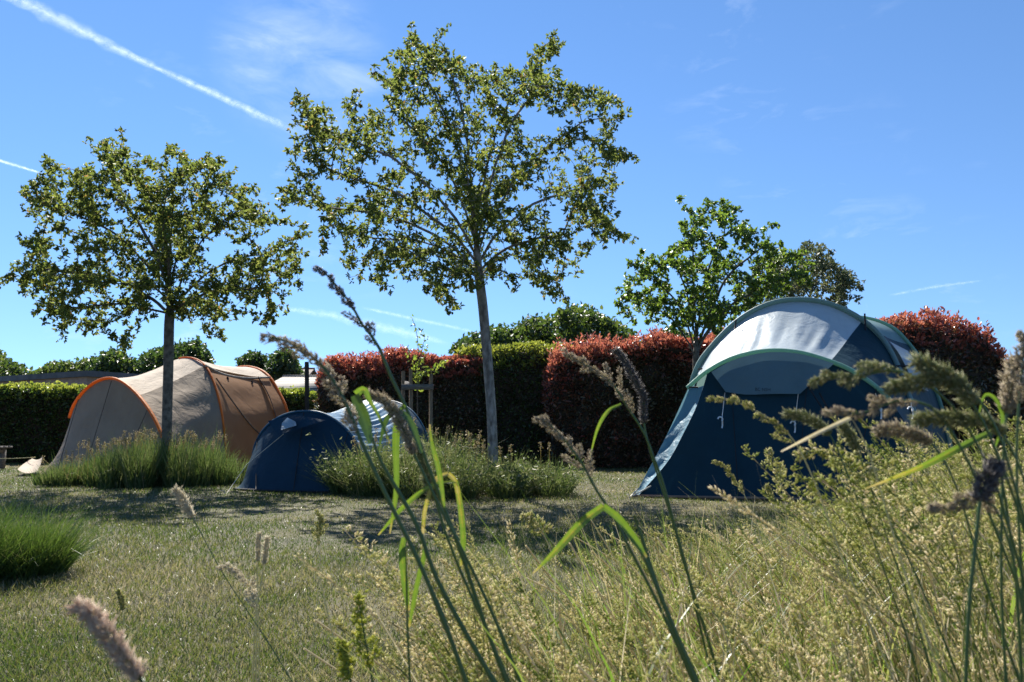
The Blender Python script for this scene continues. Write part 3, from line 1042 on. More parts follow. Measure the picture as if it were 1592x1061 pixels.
hedge('photinia_hedge', 'clipped dark photinia hedge with red tips behind the small blue tent', 'hedge',
      [gp(486, 15.4), gp(600, 15.6), gp(765, 16.1)], 1.3, [ht(487, 560, 15.8), ht(560, 552, 15.9), ht(640, 547, 16), ht(725, 547, 16.2)], M['photinia'], 41, 17000, .075, .42, .27, .86, nshoot=1100, shoot=.20, lump=.06, ztint=.36, group='clipped photinia hedges')
hedge('laurel_hedge', 'green laurel hedge with yellow green top between two photinia hedges', 'hedge',
      [gp(690, 16.25), gp(905, 16.1)], 1.3, [ht(720, 550, 16.4), ht(790, 540, 16.4), ht(865, 545, 16.4)], M['laurel'], 42, 9000, .085, .42, .33, .84, nshoot=420, shoot=.15, lump=.08, tpatch=.10)
hedge('photinia_hedge', 'bushy photinia hedge with orange red new leaves left of the large navy tent', 'hedge',
      [gp(838, 15.5), gp(980, 15.1), gp(1230, 15.0)], 1.5, [ht(860, 556, 15.7), ht(890, 542, 15.7), ht(925, 534, 15.7), ht(960, 520, 15.7), ht(1040, 528, 15.7), ht(1110, 528, 15.7), ht(1200, 530, 15.7)], M['photinia'], 43, 20000, .085, .42, .30, .88, nshoot=1000, shoot=.26, lump=.13, tpatch=.2, ztint=.5, group='clipped photinia hedges')
hedge('photinia_bush', 'rounded photinia bush with crimson tips right of the large navy tent', 'bush',
      [gp(1350, 12.6), gp(1470, 12.5), gp(1590, 12.8), gp(1660, 13.2)], 1.5, [ht(1380, 500, 13), ht(1450, 488, 13), ht(1520, 490, 13), ht(1575, 512, 13), ht(1610, 590, 13), ht(1650, 610, 13)], M['photinia'], 44, 13000, .08, .42, .28, .84, nshoot=700, shoot=.2, lump=.10, tpatch=.15, ztint=.42)
hedge('beech_hedge', 'flat topped green beech hedge running behind the sand coloured tent', 'hedge',
      [gp(-60, 17.0), gp(200, 18.2), gp(492, 20.5)], 1.0, [ht(0, 601, 17.2), ht(130, 602, 18), ht(460, 611, 20.4)], M['beech'], 45, 26000, .075, .6, .2, .8, nshoot=700, shoot=.12, lump=.03, tpatch=.08, ztint=.12, endround=False)

# ------------------------------------------------------------------ buildings
def wall_quad(mb, a, b, z0, z1):
    mb.add([(a[0], a[1], z0), (b[0], b[1], z0), (b[0], b[1], z1), (a[0], a[1], z1)], [(0, 1, 2, 3)])


bl = [np.array(gp(-120, 28.0)), np.array(gp(128, 23.0)), np.array(gp(240, 25.0))]
back = [bl[2] + [1.5, 6.0], bl[0] + [1.5, 6.0]]
zc = ht(128, 586, 23)
root = thing('brick_building', 'long low brown brick building with flat grey roof behind the beech hedge', 'building', (bl[1][0], bl[1][1], 0))
mb = MB()
loop = bl + back
for i in range(5):
    a, b = loop[i], loop[(i + 1) % 5]
    wall_quad(mb, a, b, 0, zc)
mb.build('wall', M['brick'], root)
mb = MB()
cen = np.mean(loop, 0)
lo = [cen + (p - cen) * 1.03 for p in loop]
V = [(p[0], p[1], z) for z in (zc + .002, zc + .17) for p in lo]
mb.add(V, [(i, (i + 1) % 5, 5 + (i + 1) % 5, 5 + i) for i in range(5)])
tri = [(5, 6, 7), (5, 7, 8), (5, 8, 9), (2, 1, 0), (3, 2, 0), (4, 3, 0)]
mb.add(V, tri)
mb.build('roof', M['fascia'], root)


def gable_house(name, label, px0, px1, Y, eave_py, ridge_py, depth, roofmat):
    a, b = g(px0, Y), g(px1, Y)
    ze = at((px0 + px1) / 2, eave_py, Y)[2]
    zr = at((px0 + px1) / 2, ridge_py, Y + depth / 2)[2]
    root = thing(name, label, 'house', ((a[0] + b[0]) / 2, Y, 0))
    mb = MB()
    x0, x1, y0, y1 = a[0] + .2, b[0] - .2, Y + .25, Y + depth - .25
    for p, q in (((x0, y0), (x1, y0)), ((x1, y0), (x1, y1)), ((x1, y1), (x0, y1)), ((x0, y1), (x0, y0))):
        wall_quad(mb, p, q, 0, ze + .1)
    for x in (x0, x1):
        mb.add([(x, y0, ze + .1), (x, y1, ze + .1), (x, (y0 + y1) / 2, zr - .12)], [(0, 1, 2)])
    mb.build('wall', M['brick'], root)
    ym = Y + depth / 2
    for k, (ya, yb) in enumerate(((Y, ym), (Y + depth, ym))):
        mb = MB()
        V = [(a[0], ya, ze), (b[0], ya, ze), (b[0], yb, zr), (a[0], yb, zr)]
        V2 = [(x, y, z + .09) for x, y, z in V]
        mb.add(V + V2, [(0, 1, 2, 3), (4, 7, 6, 5), (0, 4, 5, 1), (1, 5, 6, 2), (2, 6, 7, 3), (3, 7, 4, 0)])
        mb.build('roof_slope', roofmat, root)
    mb = MB()
    tube(mb, [(a[0] - .02, ym, zr + .07), (b[0] + .02, ym, zr + .07)], .09, 8)
    mb.build('ridge', roofmat, root, True)


gable_house('house', 'low house with pale tiled roof seen just left of the dark post', 395, 484, 30, 612, 589, 7, M['tile_pale'])
gable_house('house', 'house with dark brown tiled roof standing behind the pale tiled roof', 405, 459, 41, 607, 576, 7, M['tile_brown'])

# ------------------------------------------------------------------ post, stakes, sapling, bench
b = g(478, 15.0)
t_ = at(477, 563, 15.0)
mb = MB()
tube(mb, [b - [0, 0, .05], (b + t_) / 2, t_ - [0, 0, .02], t_], [.045, .043, .042, .036], 10)
post = mb.build('post', M['wood_black'], None, True)
tag(post, 'thin dark wooden post standing at the left end of the photinia hedge', 'post')

Ys = 14.4
fr = thing('tree_stake_frame', 'three wooden stakes joined by a plank round the thin sapling', 'tree support', g(650, Ys))
tops = []
for px, py, dy in ((627, 577, .45), (639, 573, -.1), (670, 581, -.05)):
    b, t_ = g(px, Ys + dy), at(px, py, Ys + dy)
    mb = MB()
    tube(mb, [b - [0, 0, .1], t_ - [0, 0, .015], t_], [.034, .034, .028], 10)
    mb.build('stake', M['wood'], fr, True)
mb = MB()
c0, c1 = at(624, 602, Ys - .18), at(674, 602, Ys - .1)
obox(mb, (c0 + c1) / 2, (c1 - c0) / 2, (0, .012, 0), (0, 0, .05))
mb.build('crossbar', M['wood_grey'], fr)
mb = MB()
c0, c1 = at(628, 596, Ys + .50), at(640, 600, Ys - .07)
obox(mb, (c0 + c1) / 2, (c1 - c0) / 2, (.012, 0, 0), (0, 0, .05))
mb.build('crossbar', M['wood_grey'], fr)

r = np.random.default_rng(77)
sp = thing('sapling', 'thin sapling with sparse pale leaves tied between three wooden stakes', 'tree', g(650, Ys))
mb = MB()
main = crv([g(650, Ys), at(649, 600, Ys), at(651, 560, Ys), at(648, 520, Ys), at(641, 495, Ys)], 24)
tube(mb, main, np.linspace(.016, .004, 24), 6)
br = [crv([main[14], at(670, 575, Ys - .3), at(694, 562, Ys - .4)], 12), crv([main[15], at(660, 525, Ys), at(658, 515, Ys)], 8), crv([main[13], at(640, 562, Ys - .2), at(632, 545, Ys - .2)], 8),
      crv([main[12], at(655, 578, Ys - .3), at(676, 578, Ys - .5), at(692, 563, Ys - .6)], 12), crv([main[13], at(662, 548, Ys), at(664, 540, Ys)], 8)]
for q in br:
    tube(mb, q, np.linspace(.007, .002, len(q)), 5)
mb.build('trunk', M['bark_dark'], sp, True)
P = np.vstack([np.repeat(main[13:], 3, 0)] + [np.repeat(q, 4, 0) for q in br])
P = P + r.normal(0, .025, P.shape)
V, F = leaf_geo(P, r.normal(size=P.shape) + [0, 0, .2], .075 * r.uniform(.6, 1.2, len(P)), .04, .2, .2, r)
npmesh('crown', V, [F], M['oak_leaf'], sp, np.tile(np.clip(r.normal(.8, .2, len(P)), 0, 1), 2))

# end of a grey garden bench at the left edge of the picture
Yb = 14.6
bz = at(4, 694, Yb)[2]
bx1 = at(9, 694, Yb)[0]
bench = thing('bench', 'weathered grey wooden bench, only its end showing at the left edge', 'bench', (bx1 - .8, Yb, 0))
mb = MB()
for k in range(3):
    box(mb, bx1 - 1.6, bx1, Yb - .2 + k * .14, Yb - .08 + k * .14, bz - .035, bz)
mb.build('seat', M['wood_grey'], bench)
for x in (bx1 - 1.45, bx1 - .16):
    mb = MB()
    box(mb, x, x + .07, Yb - .17, Yb - .1, 0, bz - .036)
    box(mb, x, x + .07, Yb + .1, Yb + .17, 0, bz - .036)
    box(mb, x + .01, x + .06, Yb - .098, Yb + .098, bz - .12, bz - .06)
    mb.build('leg', M['wood_grey'], bench)


# ------------------------------------------------------------------ tents
def seam(parent, top, base, u, mat, rad=.006, v0=0.02, v1=.98, off=(0, -.035, 0), name='seam'):
    k = int(u * (len(top) - 1))
    mb = MB()
    v = np.linspace(v0, v1, 16)[:, None]
    tube(mb, top[k] * (1 - v) + base[k] * v + np.array(off), rad, 5)
    mb.build(name, mat, parent, True)


def wrinkle(seed, amp, fu, fv, detail=1.0):
    def f(u, v):
        q = np.random.default_rng(seed)
        o = 0
        for k in range(7):
            o = o + np.sin(u * fu * q.uniform(.5, 1.6) * 6.28 + v * fv * q.uniform(-1, 1) * 6.28 + q.uniform(0, 6.28) + 1.2 * np.sin(v * 3 * q.uniform(.5, 1.5) + q.uniform(0, 6)))
        env = np.clip(v * (1 - v) * 5, 0, 1)
        return amp * o / 4 * env
    return f


def peg(mb, p, d):
    p = np.asarray(p, float)
    tube(mb, [p + np.array([0, 0, -.05]), p + np.array([d[0] * .02, d[1] * .02, .04]), p + np.array([d[0] * .05, d[1] * .05, .035])], .004, 5)


# sand coloured tunnel tent
P0 = g(40, 13.2)
T1 = pts([g(95, 13.6), (110, 650, 13.3), (124, 619, 13.05), (145, 598, 12.8), (168, 589, 12.55), (190, 594, 12.3), (215, 615, 12.05), (238, 647, 11.8), (256, 690, 11.6), g(266, 11.5)])
T2 = pts([g(205, 15.0), (213, 640, 14.9), (226, 600, 14.7), (250, 572, 14.4), (272, 560, 14.1), (296, 557, 13.9), (318, 568, 13.7), (333, 597, 13.45), (344, 640, 13.2), (350, 690, 13.05), g(353, 13.0)])
T3 = pts([g(330, 17.3), (337, 612, 17.2), (350, 582, 17.0), (375, 571, 16.7), (400, 574, 16.3), (418, 586, 16.0), (433, 610, 15.8), (445, 637, 15.6), (455, 680, 15.5), g(460, 15.5)])
E1 = [P0, g(90, 12.55), g(150, 11.95), g(210, 11.55), g(266, 11.5)]
tan = thing('tunnel_tent', 'large sand coloured tunnel tent with orange edged hoops behind the left tree', 'tent', g(260, 13.5))
cin = np.array([-5.8, 13.8, .4])
n = 61
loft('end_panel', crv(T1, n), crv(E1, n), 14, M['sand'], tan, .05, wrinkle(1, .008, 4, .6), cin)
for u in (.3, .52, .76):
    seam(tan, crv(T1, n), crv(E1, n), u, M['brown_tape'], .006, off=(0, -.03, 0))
loft('body_panel', crv(T1[:7], 41), crv(T2[:7], 41), 18, M['sand_sunlit'], tan, .08, wrinkle(2, .018, 6, 1.0), cin)
loft('wall_panel', crv(T1[6:], 25), crv(T2[6:], 25), 18, M['sand'], tan, .05, wrinkle(7, .012, 3, 1.0), cin)  # same cloth as the roof part, coloured darker for the shaded side
loft('roof_panel', crv(T2[:7], 41), crv(T3[:6], 41), 22, M['sand_sunlit'], tan, .05, wrinkle(3, .018, 7, 1.2), cin)
loft('side_panel', crv(T2[6:], 31), crv(T3[5:], 31), 18, M['peach'], tan, .08, wrinkle(4, .010, 2, .8), cin)
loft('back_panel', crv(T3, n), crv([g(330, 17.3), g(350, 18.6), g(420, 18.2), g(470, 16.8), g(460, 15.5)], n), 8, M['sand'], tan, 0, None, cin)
for src, a, b_, rr in ((T1, 12, 61, .035), (T2, 30, 61, .022), (T3, 24, 61, .035)):
    mb = MB()
    q = crv(src, 61)[a:b_]
    q = cin + (q - cin) * 1.006
    tube(mb, q, rr, 8, flat=.6)
    mb.build('hoop_sleeve', M['orange'], tan, True)
# rolled canopy edge over the doorway side, tape, painted shade line and vent hood
mb = MB()
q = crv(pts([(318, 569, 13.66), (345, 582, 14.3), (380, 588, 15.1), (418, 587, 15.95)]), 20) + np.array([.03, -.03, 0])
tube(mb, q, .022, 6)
mb.build('canopy_edge', M['sand_sunlit'], tan, True)
_a, _b = crv(T2[6:], 31), crv(T3[5:], 31)


def on_panel(a, b, u, v, off, sag=.08):
    p = a[int(u * (len(a) - 1))] * (1 - v) + b[int(u * (len(b) - 1))] * v
    nn_ = nrm(np.cross(a[-1] - a[0], b[len(b) // 2] - a[len(a) // 2]))
    nn_ = nn_ * np.sign(np.dot(nn_, np.array([.9, -.9, .2])))
    return p + nn_ * (off - sag * 4 * v * (1 - v))


mb = MB()
tube(mb, crv([on_panel(_a, _b, u, .80, .035) for u in (.06, .2, .35, .5, .65, .8)], 16), .04, 6, flat=.2)
mb.build('door_tape', M['brown_tape'], tan, True)
mb = MB()
tube(mb, crv([on_panel(_a, _b, u, v, .03) for u, v in ((.18, .05), (.4, .2), (.6, .4), (.75, .6), (.85, .8))], 18), .012, 6)
mb.build('shade_line', M['brown_tape'], tan, True)  # dark line painting the edge of the shadow inside the tent
for u, v in ((.10, .28), (.12, .66)):
    mb = MB()
    p = on_panel(_a, _b, u, v, .03)
    tube(mb, [p, p + [.02, 0, -.05]], .018, 6)
    mb.build('toggle', M['black_web'], tan, True)
A = crv(pts([(66, 710, 13.4), (64, 720, 12.9), (58, 733, 12.4)]), 9)
B = crv(pts([(50, 713, 13.5), (36, 722, 13.0), (27, 730, 12.4)]), 9)
loft('vent_hood', A, B, 9, M['sand_sunlit'], tan, -.04, wrinkle(6, .012, 2, 1), None)
mb = MB()
tube(mb, crv([at(55, 711, 13.1), at(20, 713, 13.6), at(-60, 714, 14.0)], 10), .006, 5)
mb.build('guy_rope', M['cord_yellow'], tan, True)

# small blue pop-up tent
small = thing('pop_up_tent', 'small low blue tent with pale striped roof between two plantings', 'tent', g(500, 9.8))
A_ = pts([g(398, 10.15), (394, 712, 10.0), (402, 682, 9.9), (420, 659, 9.8), (445, 645, 9.7), (472, 640, 9.6), (500, 643, 9.5), (525, 656, 9.4), (548, 679, 9.3), (566, 712, 9.2), g(577, 9.15)])
E_ = [g(364, 9.5), g(400, 9.3), g(455, 9.15), g(520, 9.05), g(577, 9.15)]
B_ = pts([g(508, 11.8), (510, 692, 11.8), (518, 658, 11.7), (540, 632, 11.6), (578, 622, 11.4), (608, 634, 11.2), (630, 658, 11.0), (643, 688, 10.9), (650, 718, 10.8), g(653, 10.8)])
C_ = pts([g(530, 12.4), (533, 682, 12.4), (545, 652, 12.3), (572, 629, 12.1), (604, 624, 11.9), (634, 635, 11.6), (655, 660, 11.4), (667, 690, 11.3), (671, 716, 11.2), g(672, 11.2)])
cin = np.array([-2.0, 10.4, .3])
loft('front_panel', crv(A_, 51), crv(E_, 51), 12, M['navy_small'], small, -.05, wrinkle(11, .006, 3, .5), cin)


_t, _b = crv(A_, 51), crv(E_, 51)
for u in (.22, .5, .74):
    seam(small, _t, _b, u, M['black_web'], .005, off=(0, -.055, .01))


def ripples(u, v):
    e = np.clip(v * (1 - v) * 7, 0, 1)
    return (.009 * np.sin(u * 150 + 1.2 * np.sin(v * 5 + 3 * u) + 2 * np.sin(u * 17)) + .007 * np.sin(u * 233 + 2 * np.sin(v * 7)) + .008 * np.sin(u * 31 + 4 * v)) * e


loft('roof_panel', crv(A_, 301), crv(B_, 301), 22, M['pale_roof'], small, .10, ripples, cin)
loft('rear_panel', crv(B_, 51), crv(C_, 51), 8, M['navy_small'], small, -.02, wrinkle(12, .006, 3, .5), cin)
loft('rear_skirt', crv(C_, 51), crv([g(530, 12.4), g(560, 12.7), g(620, 12.5), g(672, 12.0), g(672, 11.2)], 51), 6, M['navy_small'], small, 0, None, cin)
for src in (A_, C_):
    mb = MB()
    tube(mb, cin + (crv(src, 61) - cin) * 1.006, .016, 7)
    mb.build('hoop_sleeve', M['teal_edge'], small, True)
Fl = [at(425, 655, 9.66), at(470, 646, 9.52), at(513, 654, 9.36), at(441, 676, 9.42)]
mb = MB()
mb.add(np.array(Fl) + [0, -.22, .0], [(0, 1, 2, 3)])
mb.build('awning_flap', M['navy_small'], small)
mb = MB()
q = np.array([at(448, 658, 9.5), at(456, 650, 9.5), at(468, 656, 9.45), at(470, 662, 9.4), at(446, 669, 9.42)]) + [0, -.25, 0]
mb.add(q, [(0, 1, 2), (0, 2, 3), (0, 3, 4)])
mb.build('vent_window', M['mesh_win'], small)
mb = MB()
tube(mb, [at(441, 675, 9.19), at(384, 722, 9.15), g(352, 8.9)], .004, 5)
peg(mb, g(352, 8.9), (-1, -1))
mb.build('guy_rope', M['cord'], small)
mb = MB()
tube(mb, crv(E_, 40) + np.array([0, -.012, .012]), .012, 6)
mb.build('groundsheet_edge', M['black_web'], small, True)

# large navy and silver tent
big = thing('family_tent', 'large navy tent with silver roof and sage green hoops', 'tent', g(1230, 9.2))
FL = at(1070, 604, 8.95)
F_ = pts([(1070, 604, 8.95), (1100, 579, 8.92), (1140, 558, 8.85), (1190, 547, 8.75), (1240, 549, 8.62), (1290, 563, 8.48), (1330, 581, 8.35), (1375, 615, 8.2), (1415, 670, 8.02), (1440, 730, 7.9), g(1452, 7.85)])
legL = pts([g(987, 8.75), (1010, 728, 8.78), (1035, 680, 8.85), (1058, 638, 8.92), (1072, 604, 8.95)])
inL = pts([g(992, 8.62), (1038, 718, 8.62), (1062, 675, 8.66), (1082, 634, 8.72), (1094, 600, 8.80)])
G_ = pts([g(1060, 10.2), (1066, 660, 10.1), (1085, 577, 10.0), (1110, 538, 9.95), (1150, 499, 9.87), (1195, 475, 9.78), (1240, 468, 9.7), (1290, 475, 9.6), (1340, 500, 9.5), (1375, 535, 9.4), (1400, 585, 9.25), (1420, 650, 9.1), g(1432, 9.0)])
H_ = pts([g(1180, 12.2), (1190, 610, 12.1), (1215, 545, 12.0), (1255, 510, 11.8), (1300, 496, 11.6), (1345, 496, 11.4), (1385, 510, 11.2), (1412, 536, 11.05), (1436, 570, 10.9), (1458, 622, 10.75), (1472, 680, 10.65), g(1480, 10.6)])
cin = np.array([3.6, 9.8, .6])
# front wall: from the hoop and its legs to the ground
top = np.vstack([crv(inL, 24), crv(F_[1:], 60)])
gl = np.linspace(0, 1, len(top))[:, None]
base = g(992, 8.62) * (1 - gl) + g(1452, 7.85) * gl
base[:, 1] -= .10 * np.sin(gl[:, 0] * math.pi)
loft('front_wall', top, base, 22, M['navy'], big, .03, wrinkle(21, .012, 5, .8), cin)
for u in (.36, .55, .72, .88):
    seam(big, top, base, u, M['black_web'], .005)
loft('side_strip', crv(legL, 24), crv(inL, 24), 8, M['blue_side'], big, -.02, wrinkle(22, .014, 3.5, 1.2), None)
# roof between the front hoop and the high hoop: silver, then the navy right hand panel
fa, ga = crv(F_[:6], 61), crv(G_[2:9], 61)


def radial(u, v):
    q = np.random.default_rng(5)
    w1 = 0
    for k in range(9):
        f = q.uniform(9, 95)
        ph = u * f + q.uniform(-3.5, 3.5) * v + .8 * np.sin(v * q.uniform(2, 6) + q.uniform(0, 6)) + q.uniform(0, 6.28)
        w1 = w1 + (1 - 2 * np.abs(np.sin(ph / 2))) * .26 / f * q.uniform(.5, 1.3) * (.5 + .5 * np.sin(v * q.uniform(1, 4) + u * q.uniform(3, 9) + q.uniform(0, 6)))
    return w1 * np.clip(v * 4, 0, 1) * np.clip((1 - v) * 1.6, 0, 1)


loft('roof_panel', fa, ga, 34, M['silver'], big, .05, radial, cin)
loft('right_panel', crv(F_[5:], 41), crv(G_[8:], 41), 16, M['navy'], big, .04, wrinkle(23, .008, 3, .8), cin)
loft('left_panel', crv([g(987, 8.75), at(1035, 680, 8.85), at(1070, 604, 8.95)], 21), crv([g(1060, 10.2), at(1066, 660, 10.1), at(1085, 577, 10.0)], 21), 10, M['blue_side'], big, .03, None, cin)
loft('rear_roof_panel', crv(G_[:9], 51), crv(H_[:8], 51), 14, M['sage_dim'], big, .05, wrinkle(24, .010, 5, 1), cin)
loft('rear_side_panel', crv(G_[8:], 41), crv(H_[7:], 41), 14, M['navy'], big, .04, wrinkle(25, .008, 3, 1), cin)
loft('back_wall', crv(H_, 51), crv([g(1180, 12.2), g(1215, 13.4), g(1330, 13.3), g(1440, 12.2), g(1480, 10.6)], 51), 10, M['navy'], big, 0, None, cin)
for src, mt, a, b_, rr in ((F_, 'green_sleeve', 0, 48, .038), (G_, 'sage_dim', 12, 66, .055), (H_, 'green_sleeve', 12, 66, .045)):
    mb = MB()
    q = cin + (crv(src, 70)[a:b_] - cin) * 1.008
    tube(mb, q, rr, 10, flat=.6)
    mb.build('hoop_sleeve', M[mt], big, True)
# mesh window in the rear side
_a, _b = crv(G_[8:], 41), crv(H_[7:], 41)
loft('mesh_window', np.array([on_panel(_a, _b, u, .30, .035, .04) for u in np.linspace(.10, .40, 9)]), np.array([on_panel(_a, _b, u, .74, .035, .04) for u in np.linspace(.10, .40, 9)]), 6, M['mesh_win'], big, 0, None, None)
# visor hanging under the front hoop, with its lettering
vt = crv(pts([(1104, 579, 8.84), (1140, 560, 8.78), (1190, 549, 8.68), (1240, 551, 8.55), (1294, 566, 8.4)]), 41) + np.array([0, -.05, 0])
vb = crv(pts([(1127, 610, 8.72), (1160, 614, 8.66), (1200, 613, 8.56), (1242, 613, 8.46)]), 41) + np.array([0, -.03, 0])
vis = loft('visor', vt, vb, 16, M['visor'], big, .0, wrinkle(26, .008, 3, 1), None)
fc = bpy.data.curves.new('lettering', 'FONT')
fc.body = 'BC NSH'
fc.size = .046
fc.align_x = 'CENTER'
fo = bpy.data.objects.new('lettering_curve', fc)
C.objects.link(fo)
bpy.context.view_layer.update()
dg = bpy.context.evaluated_depsgraph_get()
me = bpy.data.meshes.new_from_object(fo.evaluated_get(dg))
bpy.data.objects.remove(fo)
me.materials.clear()
me.materials.append(M['black_web'])
co = np.zeros(len(me.vertices) * 3)
me.vertices.foreach_get('co', co)
co = co.reshape(-1, 3)
ax = nrm(at(1242, 613, 8.46) - at(1127, 610, 8.72))
o0 = at(1186, 608, 8.50)
W = o0 + co[:, :1] * ax + co[:, 1:2] * np.array([0, .10, .99]) - np.array(big.location)
me.vertices.foreach_set('co', W.astype(np.float32).ravel())
me.update()
lo_ = bpy.data.objects.new('lettering', me)
C.objects.link(lo_)
lo_.parent = vis
lo_.matrix_parent_inverse.identity()
# hanging toggles with hooks
for (xa, ya, xb, yb, Y) in ((1127, 611, 1122, 655, 8.55), (1241, 613, 1235, 662, 8.32), (1361, 612, 1369, 640, 8.0), (1416, 622, 1418, 640, 7.85)):
    mb = MB()
    a, b_ = at(xa, ya, Y), at(xb, yb, Y)
    tube(mb, [a, b_], .004, 5)
    hk = [b_ + np.array(v) for v in ((0, 0, 0), (.012, 0, .015), (.0, 0, .04), (-.028, 0, .042), (-.04, 0, .022))]
    hk2 = [b_ + np.array(v) for v in ((.008, 0, .0), (.006, 0, -.05), (.0, 0, -.075))]
    tube(mb, crv(hk, 10), .008, 6)
    tube(mb, hk2, .008, 6)
    mb.build('hook_cord', M['plastic_white'], big, True)
for (px, py, Y, dx, dz) in ((1092, 574, 9.9, .07, .01), (1141, 506, 9.80, .01, .06), (1341, 502, 9.42, .0, .10), (1400, 570, 9.2, .08, 0), (1402, 585, 9.2, .08, .02), (1076, 603, 8.86, .05, 0)):
    p = at(px, py, Y) + np.array([0, -.07, 0])
    mb = MB()
    tube(mb, [p - [dx, 0, dz], p + [dx, 0, dz]], .010, 6)
    mb.build('strap', M['black_web'], big, True)
mb = MB()
tube(mb, [g(984, 8.6), g(1200, 8.05) + np.array([0, 0, .02]), g(1462, 7.75)], .016, 6)
mb.build('groundsheet_edge', M['sheet'], big, True)
mb = MB()
tube(mb, [g(992, 8.62) + [0, -.02, .08], g(980, 8.4) + [0, 0, .01]], .008, 5)
tube(mb, [g(984, 8.5) + [0, 0, .01], at(1012, 756, 8.5)], .008, 5)
peg(mb, g(980, 8.4), (-1, -1))
mb.build('guy_loop', M['cord'], big)
mb = MB()
for px0, py0, px1, py1, Y in ((1250, 600, 1310, 680, 8.18), (1268, 612, 1330, 705, 8.05)):
    tube(mb, crv([at(px0, py0, Y + .12), at((px0 + px1) / 2 - 4, (py0 + py1) / 2, Y + .05), at(px1, py1, Y)], 10) + np.array([0, -.1, 0]), .008, 5)
mb.build('door_zip', M['black_web'], big, True)


# ------------------------------------------------------------------ clumps round the trees
def clump(name, label, cat, c, rx, ry, hfun, nb, mat, seed, wd=.006, segs=3, flow=0, leafy=0, lean=.45, tmean=.5, fl_h=.12, nsub=24, sub=.3):
    r = np.random.default_rng(seed)
    root = thing(name, label, cat, (c[0], c[1], 0))
    na = nsub
    sa, sq = r.uniform(0, 6.28, na), np.sqrt(r.random(na))
    sx, sy = sq * np.cos(sa) * .86, sq * np.sin(sa) * .86
    sh_ = r.uniform(.72, 1.15, na)
    i = r.integers(0, na, nb)
    sr = sub / min(rx, ry)
    a = r.uniform(0, 6.28, nb)
    q = np.sqrt(r.random(nb))
    dx, dy = q * np.cos(a), q * np.sin(a)
    x, y = sx[i] + dx * sub / rx * .55, sy[i] + dy * sub / ry * .55
    P = np.stack([c[0] + x * rx, c[1] + y * ry, np.zeros(nb)], -1)
    h = hfun(x, y) * sh_[i] * r.uniform(.4, 1.1, nb) * (1 + .35 * (r.random(nb) < .03))
    az = np.arctan2(dy, dx) + r.normal(0, 1.1, nb)
    V, F = blades_geo(P, az, h * 1.12, lean * q * r.uniform(.3, 1.2, nb), r.uniform(0, .34, nb) * (1 + 1.2 * (r.random(nb) < .03)), wd * r.uniform(.7, 1.3, nb), segs, r.uniform(0, 6.28, nb))
    t = np.clip(r.normal(tmean, .2, nb) + r.normal(0, .12, na)[i] + (r.random(nb) < .05) * .5, 0, 1)
    npmesh('leaf_mass', V, [F], mat, root, np.tile(t, segs))
    if leafy:
        i = r.integers(0, nb, leafy)
        k = r.uniform(.45, 1.0, leafy)
        H = np.stack([np.cos(az[i]), np.sin(az[i]), 0 * k], -1)
        LP = P[i] + H * ((lean * q[i] * .7 * k + .2 * k * k) * h[i])[:, None] + np.stack([0 * k, 0 * k, h[i] * k], -1)
        V, F = leaf_geo(LP, r.normal(size=(leafy, 3)) + H * .5, .05 * r.uniform(.6, 1.3, leafy), .014, .2, .3, r)
        npmesh('small_leaves', V, [F], mat, root, np.tile(np.clip(r.normal(tmean + .2, .25, leafy), 0, 1), 2))
    if flow:
        mb = MB()
        PS, DS = [], []
        for k in range(flow):
            aa, qq = r.uniform(0, 6.28), math.sqrt(r.random()) * .8
            xx, yy = qq * math.cos(aa), qq * math.sin(aa)
            b = np.array([c[0] + xx * rx, c[1] + yy * ry, .1])
            hh = float(hfun(np.array(xx), np.array(yy))) + r.uniform(.3, 1.0) * fl_h * 1.6
            tp = b + [r.normal(0, .08), r.normal(0, .08), hh - .1]
            pp = crv([b, (b + tp) / 2 + [r.normal(0, .02), 0, 0], tp], 6)
            tube(mb, pp, .0025, 4, cap=False)
            m = 26
            tt = r.uniform(0, 1, m)
            PS.append(tp + (tp - pp[-2]) * 0 + np.stack([r.normal(0, .010, m), r.normal(0, .010, m), -tt * .10 + .03], -1))
            DS.append(r.normal(0, .5, (m, 3)) + [0, 0, .8])
        V, F = spikelets_geo(np.vstack(PS), np.vstack(DS), .02, .010)
        mb.add(V, F, .6)
        o = mb.build('flower_heads', M['flower'], root)
    return root


clump('lavender_clump', 'wide lavender clump around the foot of the left tree', 'plant', g(222, 10.55)[:2], 1.42, .85, lambda x, y: .34 + .17 * np.exp(-((x - .12) / .42) ** 2) - .08 * (x < -.45) + .06 * (x > .4), 17000, M['lavender'], 51, wd=.008, flow=90, lean=.4, tmean=.38, nsub=70, sub=.26)
clump('herb_clump', 'leafy planting around the foot of the tallest tree', 'plant', g(700, 9.0)[:2], 1.42, .95, lambda x, y: .36 + .26 * np.exp(-((x + .2) / .40) ** 2) + .08 * np.exp(-((x + .8) / .2) ** 2), 13000, M['lavender'], 52, wd=.0055, leafy=14000, flow=30, lean=.85, tmean=.5, nsub=38, sub=.3)
clump('grass_tuft', 'bright green grass tuft at the left edge of the lawn', 'plant', g(-28, 3.95)[:2], .36, .34, lambda x, y: .33 + 0 * x, 6500, M['tuft'], 53, wd=.0036, segs=4, lean=.8, tmean=.4, nsub=9, sub=.2)

